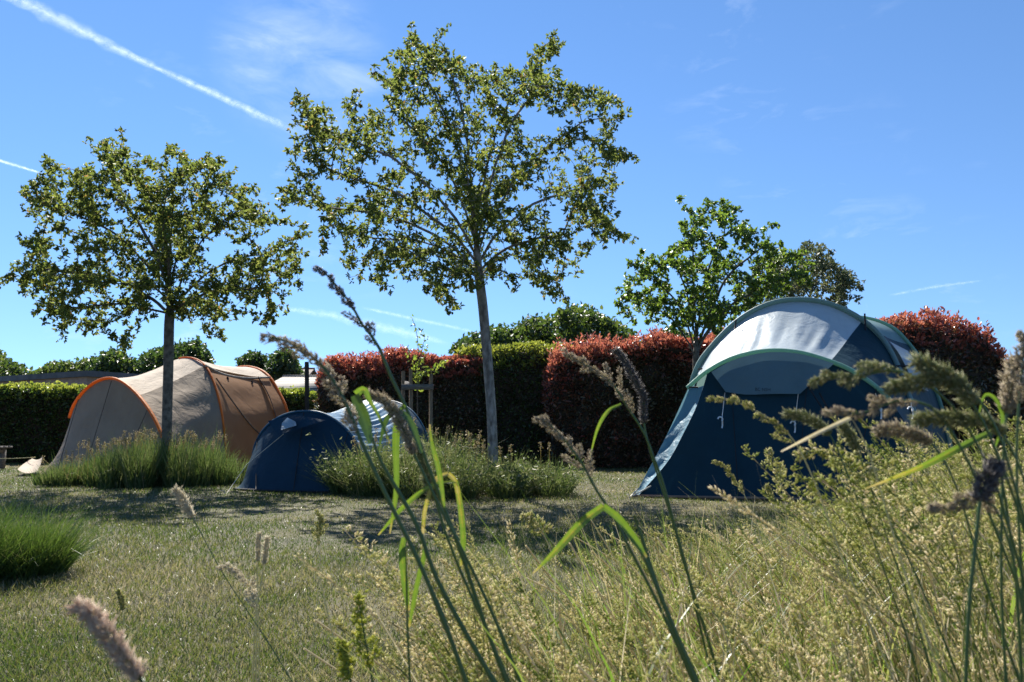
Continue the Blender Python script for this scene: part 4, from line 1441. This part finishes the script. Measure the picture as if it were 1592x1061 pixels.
# ------------------------------------------------------------------ contrails
def contrail(label, pl, Yd, wid, dens, seed, group='contrails in the sky'):
    r = np.random.default_rng(seed)
    P = crv([at(px, py, Yd) for px, py in pl], 90)
    T = nrm(np.gradient(P, axis=0))
    cv = nrm(P - np.array([0, 0, CAM_H]))
    A = nrm(np.cross(T, cv))
    wv = np.interp(np.linspace(0, 1, 90), np.linspace(0, 1, len(wid)), wid) / FPX * np.linalg.norm(P, axis=1)
    m = 17
    e = np.linspace(-1, 1, m)
    jag = 1 + .25 * np.array([vnoise(np.arange(90) * .5, np.full(90, k * .3), seed) for k in range(m)]).T
    B = np.cross(T, A)
    top = P[:, None] + A[:, None] * (e[None, :, None] * wv[:, None, None] * jag[..., None]) + B[:, None] * (np.sqrt(1 - e ** 2 * .98)[None, :, None] * wv[:, None, None] * .4)
    bot = P[:, None] + A[:, None] * (e[None, :, None] * wv[:, None, None] * jag[..., None]) - B[:, None] * (np.sqrt(1 - e ** 2 * .98)[None, :, None] * wv[:, None, None] * .4)
    V = np.concatenate([top.reshape(-1, 3), bot.reshape(-1, 3)])
    f = grid_faces(90, m)
    me_f = [f, f[:, ::-1] + 90 * m]
    mt, t = newmat('contrail_ice')
    out = nd(t, 'ShaderNodeOutputMaterial')
    at2 = nd(t, 'ShaderNodeAttribute', attribute_name='across')
    pos = nd(t, 'ShaderNodeNewGeometry')
    no = nd(t, 'ShaderNodeTexNoise', Scale=1 / 26.0, Detail=8.0, Roughness=.7)
    t.links.new(pos.outputs['Position'], no.inputs['Vector'])
    mr = nd(t, 'ShaderNodeMapRange')
    mr.inputs['From Min'].default_value = .32
    mr.inputs['From Max'].default_value = .72
    t.links.new(no.outputs['Fac'], mr.inputs['Value'])
    mm = nd(t, 'ShaderNodeMath', operation='MULTIPLY')
    t.links.new(at2.outputs['Fac'], mm.inputs[0])
    t.links.new(mr.outputs['Result'], mm.inputs[1])
    m3 = nd(t, 'ShaderNodeMath', operation='MULTIPLY')
    m3.inputs[1].default_value = dens
    m3.use_clamp = True
    t.links.new(mm.outputs[0], m3.inputs[0])
    df = nd(t, 'ShaderNodeBsdfDiffuse')
    df.inputs['Color'].default_value = (.9, .9, .9, 1)
    tl = nd(t, 'ShaderNodeBsdfTranslucent')
    tl.inputs['Color'].default_value = (.9, .9, .9, 1)
    ad = nd(t, 'ShaderNodeAddShader')
    tp = nd(t, 'ShaderNodeBsdfTransparent')
    mx = nd(t, 'ShaderNodeMixShader')
    t.links.new(df.outputs[0], ad.inputs[0])
    t.links.new(tl.outputs[0], ad.inputs[1])
    t.links.new(m3.outputs[0], mx.inputs[0])
    t.links.new(tp.outputs[0], mx.inputs[1])
    t.links.new(ad.outputs[0], mx.inputs[2])
    t.links.new(mx.outputs[0], out.inputs[0])
    o = npmesh('contrail', V, me_f, mt, None, None, True)
    a = o.data.attributes.new('across', 'FLOAT', 'POINT')
    ends = np.clip(np.minimum(np.arange(90), 89 - np.arange(90)) / 12, 0, 1)
    val = np.tile(((1 - np.abs(e)) ** 1.2)[None] * ends[:, None], (2, 1, 1)).ravel()
    a.data.foreach_set('value', val.astype(np.float32))
    tag(o, label, 'contrail', group)


contrail('broad white contrail crossing the upper left sky', [(-60, -45), (60, 15), (200, 85), (330, 145), (470, 210)], 2600, [9, 11, 10, 5, 7, 8], .19, 61)
contrail('short thin contrail left of the low crowned tree', [(-70, 228), (0, 250), (75, 273)], 3200, [2.5, 2.5, 2], .26, 62)
contrail('faint contrail slanting above the photinia hedge behind the small tent', [(420, 478), (500, 488), (590, 508), (700, 535)], 3400, [3, 8, 10, 6], .10, 63)
contrail('thin faint contrail just left of the grey trunk', [(560, 478), (640, 495), (740, 517)], 3400, [3, 4, 3], .10, 64)
contrail('faint contrail above the crimson tipped bush', [(1380, 460), (1450, 447), (1530, 436)], 3600, [2, 3, 2], .07, 65)

# ------------------------------------------------------------------ tall meadow grass in the foreground
TOPX = [560, 640, 720, 800, 860, 920, 960, 1000, 1080, 1160, 1250, 1330, 1400, 1470, 1530, 1600, 1800]
TOPY = [1085, 1030, 965, 915, 905, 880, 840, 805, 812, 826, 820, 800, 735, 685, 650, 605, 590]


def meadow_spots(n, r, y0=.75, y1=3.9):
    Y = y0 + (y1 - y0) * r.random(n) ** .8
    # left limit of the uncut strip runs from beside the camera out to the right
    x0 = np.interp(Y, [.6, 1.0, 2.0, 3.0, 4.0], [-.08, -.05, .28, .80, 1.6])
    x1 = .80 * Y + .15
    X = x0 + (x1 - x0) * r.random(n)
    return X, Y


def max_h(X, Y, slack):
    px = 796 + FPX * X / Y
    top = np.interp(px, TOPX, TOPY) - slack
    v = (530.5 - top) / FPX
    return CAM_H + (st + v * ct) * Y / (ct - v * st)


r = np.random.default_rng(90)
nb = 20000
X, Y = meadow_spots(nb, r)
hm = np.clip(max_h(X, Y, 0), .05, .8)
h = np.minimum(r.uniform(.18, .62, nb), hm * r.uniform(.5, 1.02, nb))
ok = h > .05
X, Y, h = X[ok], Y[ok], h[ok]
nb = len(X)
az = r.normal(2.6, 1.5, nb)
V, F = blades_geo(np.stack([X, Y, 0 * X], -1), az, h * 1.15, r.uniform(.05, .4, nb), r.uniform(0, .5, nb), r.uniform(.0018, .0042, nb), 4, r.uniform(0, 6.28, nb))
t = np.clip(r.normal(.42, .25, nb) + (r.random(nb) < .22) * .45, 0, 1)
mb = MB()
mb.add(V, F, np.tile(t, 4))
nl = 2200
XL, YL = meadow_spots(nl, r, .8, 3.6)
hL = np.minimum(r.uniform(.2, .6, nl), np.clip(max_h(XL, YL, 10), .06, .8) * r.uniform(.6, 1.0, nl))
V, F = blades_geo(np.stack([XL, YL, 0 * XL], -1), r.uniform(0, 6.28, nl), hL * 1.4, r.uniform(.1, .4, nl), r.uniform(.35, .8, nl), r.uniform(.004, .0075, nl), 6)
mb.add(V, F, np.tile(np.clip(r.normal(.22, .14, nl), 0, 1), 6))
nl = 1700
XL, YL = meadow_spots(nl, r, .9, 3.4)
hL = np.minimum(r.uniform(.2, .6, nl), np.clip(max_h(XL, YL, 0), .06, .8) * r.uniform(.6, 1.0, nl))
for k in range(nl):
    b = np.array([XL[k], YL[k], 0])
    tube(mb, crv([b, b + [r.normal(0, .03), 0, hL[k] * .5], b + [r.normal(-.05, .14), r.normal(0, .06), hL[k]]], 6), r.uniform(.0008, .0019), 4, tint=r.uniform(.84, 1.0), cap=False)
# stalks with open seed panicles
ns = 2100
X, Y = meadow_spots(ns, r, .8, 3.8)
hm = np.clip(max_h(X, Y, 14), .08, .85)
h = np.minimum(r.uniform(.22, .75, ns), hm * np.where(r.random(ns) < .05, r.uniform(1.0, 1.04, ns), r.uniform(.55, 1.0, ns)))
TN = .5 + .3 * vnoise(X * 3.2, Y * 3.2, 14)
ok = h > .12
X, Y, h, TN = X[ok], Y[ok], h[ok], TN[ok]
# taller heads crowding the right edge
m_ = 130
yy = r.uniform(.85, 2.2, m_)
pxk = r.uniform(1390, 1620, m_)
tpy = np.interp(pxk, [1390, 1480, 1540, 1620], [720, 660, 620, 590]) + r.uniform(0, 170, m_)
X, Y, TN = np.append(X, (pxk - 796) / FPX * yy), np.append(Y, yy), np.append(TN, r.uniform(.2, .8, m_))
h = np.append(h, [at(a, b, c)[2] for a, b, c in zip(pxk, tpy, yy)])
# a loose bunch standing apart at the left of the strip
for k in range(120):
    yy = r.uniform(.95, 1.7)
    pxk = r.normal(800, 75)
    pxk = max(pxk, r.uniform(715, 780))
    xx = (pxk - 796) / FPX * yy
    tpy = r.uniform(790, 1000) if 700 < pxk < 825 else r.uniform(880, 1010)
    X, Y, h, TN = np.append(X, xx), np.append(Y, yy), np.append(h, at(pxk, tpy, yy)[2]), np.append(TN, .75)
SP, SD, ST, SL = [], [], [], []
for x, y, hh, tn0 in zip(X, Y, h, TN):
    lean = np.clip(r.normal(-.08, .13, 2), -.17, .17) * hh / .55
    b = np.array([x, y, 0])
    nod = r.uniform(.0, .07) * min(1, hh / .45) ** 2
    tp = b + [lean[0] - nod, lean[1] * .6, hh - nod * .25]
    q = crv([b, b + [lean[0] * .25, lean[1] * .2, hh * .55], b + [lean[0] * .62, lean[1] * .5, hh * .82], tp], 12)
    col = r.choice([.4, .8, .97], p=[.5, .25, .25])
    tube(mb, q, np.linspace(.0012, .0006, 12), 3, tint=col, cap=False)
    hl = r.uniform(.08, .17) * min(1, hh / .45)
    ql = np.concatenate([[0], np.cumsum(np.linalg.norm(np.diff(q[::-1], axis=0), axis=1))])
    d = nrm(q[-1] - q[-3])
    kind = r.random()
    tn = np.clip(tn0 + r.normal(0, .2), .02, .95)
    if kind < .72:                       # open panicle: side branches nodding one way, husks along them
        hz = r.uniform(0, 6.28)
        for k in range(9):
            f = (k + .3) / 9
            o = np.array([np.interp(hl * f, ql, q[::-1][:, c_]) for c_ in range(3)])
            for j in range(2):
                a = hz + k * 2.4 + j * 3.1 + r.normal(0, .6)
                lr = hl * .25 * (.22 + f * .9) * r.uniform(.5, 1.1)
                e = o + np.array([math.cos(a) * lr * .62, math.sin(a) * lr * .62, lr * r.uniform(.3, 1.0)])
                m = int(4 + lr * 170)
                tt = r.uniform(.3, 1.05, m)[:, None]
                sagz = np.zeros((m, 3)); sagz[:, 2] = -(tt[:, 0] ** 2) * lr * .25
                SP.append(o + (e - o) * tt + sagz + r.normal(0, .002, (m, 3)))
                SD.append(np.tile(e - o, (m, 1)) / lr + r.normal(0, .35, (m, 3)) + [0, 0, -.25])
                ST.append(np.full(m, tn))
                SL.append(np.full(m, r.uniform(.0055, .0088)))
    else:                                # dense narrow head
        m = 70
        f = r.random(m)
        a = r.uniform(0, 6.28, m)
        rr = .0035 * np.sin(np.clip(f, .03, .97) * math.pi) ** .5
        SP.append(tp - d * hl * .7 * (1 - f)[:, None] + np.stack([np.cos(a) * rr, np.sin(a) * rr, 0 * a], -1))
        SD.append(d + np.stack([np.cos(a), np.sin(a), 0 * a], -1) * .6)
        ST.append(np.full(m, min(1, tn + .15)))
        SL.append(np.full(m, .006))
SP, SD, ST, SL = np.vstack(SP), np.vstack(SD), np.concatenate(ST), np.concatenate(SL)
ST = np.clip(ST + r.normal(0, .12, len(ST)), 0, 1)
mead = mb.build('meadow_grass', M['meadow'])
tag(mead, 'tall uncut meadow grass with dry and green blades in the right foreground', 'grass', kind='stuff')
V, F = spikelets_geo(SP, SD, SL, SL * .36)
sh = npmesh('meadow_seed_heads', V, [F], M['panicle'], None, np.tile(ST, 8))
tag(sh, 'yellow green seed heads of the tall meadow grass', 'grass', kind='stuff')
print('meadow', nb, 'panicles', len(X), 'husks', len(SP))


# ------------------------------------------------------------------ single grass stems close to the camera
def stem_thing(label, pl, Y, name=None, rad=.0015, mat='stem_green', head=None, hmat='husk_grey', hn=.3, leaves=(), base_dy=0.0, hw=1.0, group=None):
    """pl: photo points from the tip down; Y depth (number or one per point); the stem runs on to the ground.
    head: foxtail / cocksfoot / panicle over the first hn of the visible points' length"""
    Ys_ = np.full(len(pl), Y) if np.isscalar(Y) else np.asarray(Y, float)
    P = [at(px, py, y) for (px, py), y in zip(pl, Ys_)]
    last, prev = P[-1], P[-2]
    d = last - prev
    d = d / np.linalg.norm(d)
    d[2] = min(d[2], -.55)
    k = last[2] / -d[2]
    base = last + d * k
    base[2] = -.005
    full = crv(P + [last * .5 + base * .5 + np.array([0, 0, 0]), base], 60)
    name = name or {'foxtail': 'foxtail_plant', 'cocksfoot': 'cocksfoot_plant'}.get(head, 'meadow_plant')
    root = thing(name, label, 'plant', (base[0], base[1], 0), group or 'single wild plants standing near the camera')
    vis = np.linalg.norm(np.diff(np.array(P), axis=0), axis=1).sum()
    s = np.concatenate([[0], np.cumsum(np.linalg.norm(np.diff(full, axis=0), axis=1))])
    mb = MB()
    rad = rad * (.82 if pl[0][0] > 1000 else 1.08)
    rr = np.interp(s, [0, vis * hn, s[-1]], [rad * .35, rad * .75, rad * 1.2])
    for jn in (.35, .62, .83):
        rr = rr * (1 + .45 * np.exp(-((s - jn * s[-1]) / .012) ** 2))
    full = full + np.stack([.0022 * np.sin(s * 21 + pl[0][0]), 0 * s, 0 * s], -1) * np.clip(s / .1, 0, 1)[:, None]
    tube(mb, full, rr, 7, tint=.5)
    mb.build('stem', M[mat], root, True)
    hl = vis * hn
    r = np.random.default_rng(abs(hash(label)) % 100000 if False else sum(map(ord, label)))
    if head:
        def on(q):
            p = np.stack([np.interp(q, s, full[:, i]) for i in range(3)], -1)
            p2 = np.stack([np.interp(q + .002, s, full[:, i]) for i in range(3)], -1)
            return p, nrm(p - p2)
        if head == 'foxtail':
            m = int(1500 * max(.5, hl / .08))
            f = r.random(m)
            p, dd = on(f * hl)
            A = nrm(np.cross(dd, r.normal(size=(m, 3))))
            prof = np.sin(np.clip(.06 + f * .9, 0, 1) * math.pi) ** .45
            lob = 1 + .38 * np.sin(f * 34 + 5 * np.sin(f * 9)) * np.sin(f * 11 + 1)
            rr = .0034 * hw * prof * lob * r.uniform(.3, 1, m)
            V, F = spikelets_geo(p + A * rr[:, None], dd * .9 + A * .9 + r.normal(0, .3, (m, 3)), r.uniform(.0032, .0062, m) * hw ** .5 * np.where(r.random(m) < .3, 1.7, 1), np.where(r.random(m) < .4, .0006, .0012) * hw ** .5)
            t = np.clip(r.normal(.5, .25, m), 0, 1)
        elif head == 'cocksfoot':
            SPs, SDs = [], []
            nc = int(9 + hl * 40)
            for c in range(nc):
                f = (c + r.uniform(.1, .9)) / nc
                p, dd = on(np.array([f * hl]))
                p, dd = p[0], dd[0]
                A = nrm(np.cross(dd, r.normal(size=3)))
                ext = .010 * hw * (.35 + .9 * f) * r.uniform(.5, 1.3)
                if f > .55 and r.random() < .5:
                    ext *= 1.9
                c0 = p + A * ext * .5 + dd * ext * .35
                ax = nrm(A * .65 + dd)
                m = 75
                u = r.uniform(-1, 1, m)
                B1 = nrm(np.cross(ax, r.normal(size=(m, 3))))
                cl = ext * .5 + .0055 * hw
                SPs.append(c0 + ax * (u * cl)[:, None] + B1 * (np.sqrt(1 - u ** 2) * .0040 * hw * r.uniform(.3, 1, m))[:, None])
                SDs.append(ax * .9 + B1 * .6 + r.normal(0, .2, (m, 3)))
            PP, DD = np.vstack(SPs), np.vstack(SDs)
            m = len(PP)
            V, F = spikelets_geo(PP, DD, r.uniform(.0035, .006, m) * hw ** .5, .0015 * hw ** .5)
            t = np.clip(r.normal(.5, .27, m), 0, 1)
        else:
            SPs, SDs = [], []
            mb2 = MB()
            for c in range(11):
                f = (c + .5) / 11
                p, dd = on(np.array([f * hl]))
                p, dd = p[0], dd[0]
                for j in range(3):
                    A = nrm(np.cross(dd, r.normal(size=3)))
                    ext = hl * .30 * (.25 + f) * r.uniform(.5, 1.1) * hw
                    e = p + A * ext * .8 + dd * ext * .55
                    tube(mb2, [p, (p + e) / 2 + dd * ext * .1, e], [.0004, .0003, .0002], 3, cap=False)
                    m = 9
                    u = r.uniform(.3, 1.05, m)[:, None]
                    SPs.append(p + (e - p) * u + r.normal(0, .0018, (m, 3)))
                    SDs.append(np.tile(nrm(e - p), (m, 1)) + r.normal(0, .35, (m, 3)))
            PP, DD = np.vstack(SPs), np.vstack(SDs)
            m = len(PP)
            V, F = spikelets_geo(PP, DD, r.uniform(.0045, .007, m), .0024)
            t = np.clip(r.normal(.55, .25, m), 0, 1)
            mb2.build('branchlets', M[mat], root)
        npmesh('seed_head', V, [F], M[hmat], root, np.tile(t, 8))
    for lf in leaves:
        leaf_blade(root, *lf)
    return root


def leaf_blade(root, pl, Y, wpx, tint=.4, mat='blade_green'):
    """a long grass leaf along photo points; widths in photo pixels at that depth"""
    Ys_ = np.full(len(pl), Y) if np.isscalar(Y) else np.asarray(Y, float)
    q = crv([at(px, py, y) for (px, py), y in zip(pl, Ys_)], 26)
    T = nrm(np.gradient(q, axis=0))
    sd_ = nrm(np.cross(T, np.array([.25, -1.0, .15])))
    up_ = np.cross(sd_, T)
    ym = float(np.mean(Ys_))
    wv = np.interp(np.linspace(0, 1, 26), np.linspace(0, 1, len(wpx)), wpx) / FPX * ym * .40
    tw = np.linspace(-.35, .45, 26) + .25 * np.sin(np.linspace(0, 5, 26) + pl[0][0])
    sd_, up_ = sd_ * np.cos(tw)[:, None] + up_ * np.sin(tw)[:, None], up_ * np.cos(tw)[:, None] - sd_ * np.sin(tw)[:, None]
    m = 9
    e = np.linspace(-1, 1, m)
    V = q[:, None] + sd_[:, None] * (wv[:, None] * e)[..., None] + up_[:, None] * (wv[:, None] * (.35 * np.abs(e) + .05 * (np.arange(m) % 2)))[..., None]
    tt = np.linspace(0, 1, 25)
    tn = np.interp(tt, np.linspace(0, 1, len(tint)), tint) if not np.isscalar(tint) else np.full(25, tint)
    tn = tn[:, None] + np.array([-.1, .06, -.1, .16, .16, -.1, .06, -.1])[None] + .10 * np.sin(tt * 37 + pl[0][1])[:, None] * np.sin(tt * 13)[:, None]
    tip = np.argmin([wpx[0], wpx[-1]])
    tn = tn + (.5 * np.clip(((1 - tt) if tip == 0 else tt) - .9, 0, 1) * 10)[:, None]
    return npmesh('leaf', V.reshape(-1, 3), [grid_faces(26, m)], M[mat], root, np.clip(tn, 0, 1).ravel(), True)


# --- the tall stems in the middle
stem_thing('tallest foreground grass stem, its dark knobbly head against the sky', [(493, 414), (520, 440), (548, 475), (566, 505), (590, 536), (612, 593), (631, 636), (662, 724), (693, 799), (724, 873), (774, 1023)], .82,
           rad=.0021, head='cocksfoot', hmat='husk_dark', hn=.24, hw=.62,
           leaves=[([(655, 705), (640, 660), (618, 640), (600, 655), (588, 700)], .80, [6, 12, 12, 9, 2], .7, 'stem_green'), ([(690, 790), (682, 730), (672, 690), (668, 660)], .81, [7, 10, 9, 2], .5), ([(629, 630), (618, 650), (615, 690), (616, 760), (606, 830)], .81, [8, 15, 11, 9, 2], [.3, .5])])
stem_thing('foreground stem with long drooping clustered head over the small blue tent', [(416, 524), (445, 530), (470, 545), (497, 566), (520, 595), (545, 640), (568, 693), (605, 774), (649, 873), (699, 998)], .74,
           rad=.0023, head='cocksfoot', hmat='husk_grey', hn=.40, hw=.95)
stem_thing('thick green stem topped by a broad folded leaf beside the small blue tent', [(572, 660), (590, 715), (620, 770), (649, 823), (680, 898), (749, 1023)], .78, rad=.0026,
           leaves=[([(575, 690), (566, 655), (556, 622), (553, 614)], .77, [9, 24, 26, 20], .6, 'stem_green'), ([(553, 613), (566, 606), (575, 625), (590, 650), (606, 690)], .775, [15, 10, 7, 5, 2], .45)])
stem_thing('slender arched brown head bending over the pale roof of the small tent', [(574, 614), (592, 620), (612, 640), (630, 672), (645, 705), (668, 749), (700, 815), (735, 890), (790, 1020)], .80,
           rad=.0017, head='foxtail', hmat='husk_grey', hn=.27, hw=.95)
stem_thing('green stem with a grey spike in front of the herb planting', [(650, 690), (660, 725), (678, 775), (700, 840), (730, 920), (775, 1030)], .86,
           rad=.0017, head='foxtail', hmat='husk_green', hn=.26, hw=1.15,
           leaves=[([(716, 880), (720, 840), (716, 790), (708, 750), (697, 737)], .85, [5, 11, 11, 10, 9], [.3, .85]), ([(697, 737), (676, 748), (661, 790), (657, 830)], .85, [9, 9, 8, 6], [.9, .8])])
stem_thing('pair of upright bright green leaves left of the leaning stems', [(630, 850), (633, 960), (640, 1050)], .80, rad=.0013,
           leaves=[([(634, 950), (629, 900), (625, 860), (628, 836)], .80, [7, 13, 14, 9], .45), ([(636, 975), (648, 910), (658, 870), (662, 845)], .81, [4, 9, 10, 7], .4),
                   ([(588, 832), (625, 790), (668, 757), (705, 750), (712, 757)], .83, [3, 9, 9, 7, 4], [.35, .6])], group=None)
stem_thing('stem with one long translucent leaf bent like an elbow in the middle foreground', [(935, 785), (962, 808), (985, 838), (1003, 870), (1040, 970), (1078, 1060)], .72, rad=.0022,
           leaves=[([(1004, 868), (985, 838), (962, 806), (938, 787)], .715, [10, 16, 14, 12], .4), ([(938, 787), (905, 812), (870, 850), (828, 892)], .71, [13, 16, 12, 2], .55)])
stem_thing('stem with clustered brown head in front of the orange hedge, left of the navy tent', [(878, 552), (905, 565), (935, 580), (958, 604), (972, 630), (998, 672), (1015, 715), (1031, 755), (1060, 850), (1090, 960)], 1.0,
           rad=.0019, head='cocksfoot', hmat='husk_grey', hn=.30, hw=.85,
           leaves=[([(966, 629), (945, 640), (928, 668), (916, 715)], 1.0, [7, 7, 6, 2], .5)])
stem_thing('upright grey purple head touching the left edge of the navy tent', [(957, 545), (972, 562), (985, 590), (1000, 612), (1003, 655), (1013, 700), (1030, 760), (1055, 850)], 1.05,
           rad=.0016, head='foxtail', hmat='husk_dark', hn=.40, hw=.9)
stem_thing('stem with a long beaded grey head left of the elbow leaf', [(833, 648), (858, 662), (884, 690), (908, 722), (928, 760), (952, 800), (985, 870), (1030, 960)], .78,
           rad=.0017, head='cocksfoot', hmat='husk_grey', hn=.36, hw=.62)
stem_thing('airy pale panicle leaning left in front of the tree shadow', [(812, 805), (832, 812), (848, 838), (865, 880), (890, 940), (910, 1000)], 1.15, rad=.0011, mat='stem_straw', head='panicle', hmat='panicle', hn=.22, hw=1.0)
# --- left part of the lawn
stem_thing('fuzzy pinkish head close to the camera at the bottom left', [(118, 942), (150, 962), (172, 992), (198, 1028), (222, 1062), (250, 1110)], .50, rad=.0014, head='foxtail', hmat='husk_pink', hn=.72, hw=1.0)
stem_thing('slim pale head above the left lawn, in front of the lavender shadow', [(272, 760), (282, 775), (294, 797), (318, 838), (348, 890), (385, 950)], 1.15, rad=.0008, head='foxtail', hmat='husk_cream', hn=.24, hw=1.2)
stem_thing('small beaded head leaning left over the middle of the lawn', [(346, 880), (372, 890), (385, 915), (398, 945), (402, 1000), (404, 1050)], 1.1, rad=.0009, mat='stem_straw', head='cocksfoot', hmat='husk_cream', hn=.45, hw=.75)
stem_thing('upright pale spike over the middle lawn, left one of a close pair', [(402, 830), (401, 860), (399, 900), (398, 960), (400, 1030)], 1.25, rad=.0010, mat='stem_straw', head='foxtail', hmat='husk_cream', hn=.22, hw=.62)
stem_thing('upright pale spike over the middle lawn, right one of a close pair', [(416, 836), (411, 868), (405, 910), (399, 960), (396, 1030)], 1.22, rad=.0010, mat='stem_straw', head='foxtail', hmat='husk_cream', hn=.22, hw=.62)
stem_thing('bare straw stem with bent tip on the lower lawn', [(490, 905), (499, 906), (504, 930), (514, 980), (528, 1040)], .95, rad=.0012, mat='stem_straw')
stem_thing('short pale seed head alone over the sunlit lawn', [(496, 798), (498, 812), (497, 830), (496, 880), (492, 950)], 1.6, rad=.0009, mat='stem_straw', head='cocksfoot', hmat='panicle', hn=.3, hw=1.0)
stem_thing('tiny drooping head low on the left lawn', [(183, 918), (188, 930), (190, 950), (193, 1000)], 1.5, rad=.0008, mat='stem_straw', head='foxtail', hmat='panicle', hn=.4, hw=.9)
stem_thing('yellow green feathery stem at the bottom left of the meadow', [(556, 925), (562, 960), (570, 1000), (580, 1050)], .85, rad=.0014, head='panicle', hmat='husk_yellow', hn=.95, hw=.62)
stem_thing('feathery yellow flower stalk at the bottom edge beside the meadow', [(530, 1000), (536, 1020), (545, 1060)], .8, rad=.0014, head='panicle', hmat='husk_yellow', hn=.95, hw=.6)
# --- right side, in front of the navy tent
stem_thing('plump horizontal seed head across the middle of the navy tent', [(1266, 592), (1300, 586), (1340, 584), (1385, 576), (1430, 588), (1490, 640), (1540, 740), (1575, 860)], .62, rad=.0016, head='cocksfoot', hmat='husk_green', hn=.30, hw=0.70)
stem_thing('horizontal soft head overlapping the right hand corner of the navy tent', [(1382, 606), (1420, 596), (1470, 590), (1510, 610), (1550, 680), (1590, 800)], .60, rad=.0016, head='foxtail', hmat='husk_green', hn=.36, hw=1.02)
stem_thing('soft green head tilted down from the top right corner of the navy tent', [(1425, 562), (1455, 578), (1490, 600), (1525, 650), (1560, 740), (1590, 830)], .60, rad=.0016, head='foxtail', hmat='husk_green', hn=.36, hw=1.23)
stem_thing('brown clustered head lying across the lower navy wall', [(1284, 642), (1330, 645), (1370, 632), (1410, 622), (1460, 640), (1510, 720), (1550, 830)], .62, rad=.0016, head='cocksfoot', hmat='husk_grey', hn=.38, hw=0.51)
stem_thing('open beaded head hanging left in front of the dark navy door', [(1106, 618), (1135, 622), (1165, 635), (1200, 655), (1235, 690), (1275, 770), (1310, 860)], .80, rad=.0011, mat='stem_straw', head='cocksfoot', hmat='panicle', hn=.45, hw=0.51)
stem_thing('narrow green head under the plump one before the navy wall', [(1222, 644), (1255, 650), (1285, 670), (1305, 700), (1340, 790), (1370, 880)], .80, rad=.0012, head='foxtail', hmat='husk_green', hn=.27, hw=0.86)
stem_thing('short green spike pointing up left before the navy wall', [(1310, 660), (1322, 680), (1335, 705), (1360, 770), (1385, 850)], .85, rad=.0012, head='foxtail', hmat='husk_green', hn=.26, hw=1.02)
stem_thing('soft horizontal head low at the right of the navy tent', [(1425, 655), (1460, 650), (1500, 653), (1545, 660), (1580, 720), (1610, 830)], .62, rad=.0016, head='foxtail', hmat='husk_green', hn=.48, hw=0.98)
stem_thing('grey brown head pointing left just below the lying brown one', [(1364, 672), (1390, 668), (1420, 676), (1455, 700), (1490, 770), (1520, 860)], .72, rad=.0014, head='foxtail', hmat='husk_grey', hn=.33, hw=1.07)
stem_thing('brown upright head at the right edge in front of the crimson bush', [(1578, 560), (1574, 590), (1566, 630), (1560, 670), (1558, 740), (1560, 850)], .66, rad=.0016, head='foxtail', hmat='husk_grey', hn=.30, hw=1.31)
stem_thing('taller brown head cut by the right edge', [(1592, 520), (1590, 560), (1586, 610), (1584, 670), (1586, 780)], .64, rad=.0016, head='cocksfoot', hmat='husk_grey', hn=.42, hw=0.66)
stem_thing('dark stubby head on a stiff green stem at the right', [(1548, 720), (1535, 745), (1524, 775), (1520, 820), (1514, 900), (1508, 1000)], .58, rad=.0022, head='foxtail', hmat='husk_dark', hn=.24, hw=1.31)
stem_thing('dark blurred head leaning left low at the right', [(1452, 795), (1480, 785), (1510, 775), (1545, 790), (1570, 860), (1590, 950)], .60, rad=.0016, head='cocksfoot', hmat='husk_grey', hn=.42, hw=0.57)
stem_thing('stem with a long yellow tipped leaf stretched across the right foreground', [(1545, 690), (1560, 760), (1570, 850), (1580, 960)], .66, rad=.0018,
           leaves=[([(1562, 662), (1500, 692), (1440, 722), (1390, 742), (1345, 760)], .655, [9, 13, 13, 10, 2], [.35, .5, .95]), ([(1545, 700), (1558, 655), (1548, 622), (1530, 615), (1520, 650)], .66, [6, 8, 8, 6, 3], .3)])
stem_thing('stiff pale blade slanting upward before the lower navy wall', [(1322, 648), (1345, 690), (1380, 790), (1410, 890)], .68, rad=.0010, mat='stem_straw',
           leaves=[([(1322, 650), (1290, 665), (1250, 684), (1214, 702)], .68, [9, 8, 6, 3], [.9, .95], 'meadow')])
stem_thing('pale panicle in front of the dark tent wall, left one of the two tall ones', [(1195, 700), (1205, 725), (1215, 760), (1222, 800), (1228, 860)], 1.3, rad=.0012, mat='stem_straw', head='panicle', hmat='panicle', hn=.42, hw=0.74)
stem_thing('curved one sided pale head low before the left of the navy wall', [(1110, 716), (1130, 728), (1148, 755), (1165, 785), (1185, 850)], 1.4, rad=.0010, mat='stem_straw', head='cocksfoot', hmat='panicle', hn=.45, hw=0.61)
stem_thing('large drooping straw panicle below the yellow tipped leaf', [(1240, 706), (1275, 702), (1310, 718), (1345, 745), (1375, 790), (1410, 860), (1450, 960)], .85, rad=.0013, head='panicle', hmat='panicle', hn=.38, hw=0.57)
stem_thing('dense straw panicle rising right of the hanging hooks', [(1405, 660), (1412, 690), (1415, 730), (1420, 780), (1428, 860)], 1.2, rad=.0012, mat='stem_straw', head='panicle', hmat='panicle', hn=.45, hw=0.74)
stem_thing('slim pale spike standing between the two panicles before the navy wall', [(1192, 755), (1200, 775), (1208, 810), (1218, 870)], 1.5, rad=.0012, mat='stem_straw', head='foxtail', hmat='panicle', hn=.25, hw=0.66)
stem_thing('straight straw stem with a loose tuft before the tent groundsheet', [(1264, 745), (1262, 765), (1256, 810), (1250, 870)], 1.5, rad=.0012, mat='stem_straw', head='panicle', hmat='panicle', hn=.22, hw=0.74)
stem_thing('tall straw stem reaching the navy wall near the long yellow leaf', [(1316, 730), (1314, 760), (1308, 810), (1304, 880)], 1.4, rad=.0015, mat='stem_straw')
stem_thing('green leaning stem in the lower middle of the meadow', [(985, 800), (1000, 840), (1018, 900), (1046, 980), (1080, 1058)], .8, rad=.0026, head=None)
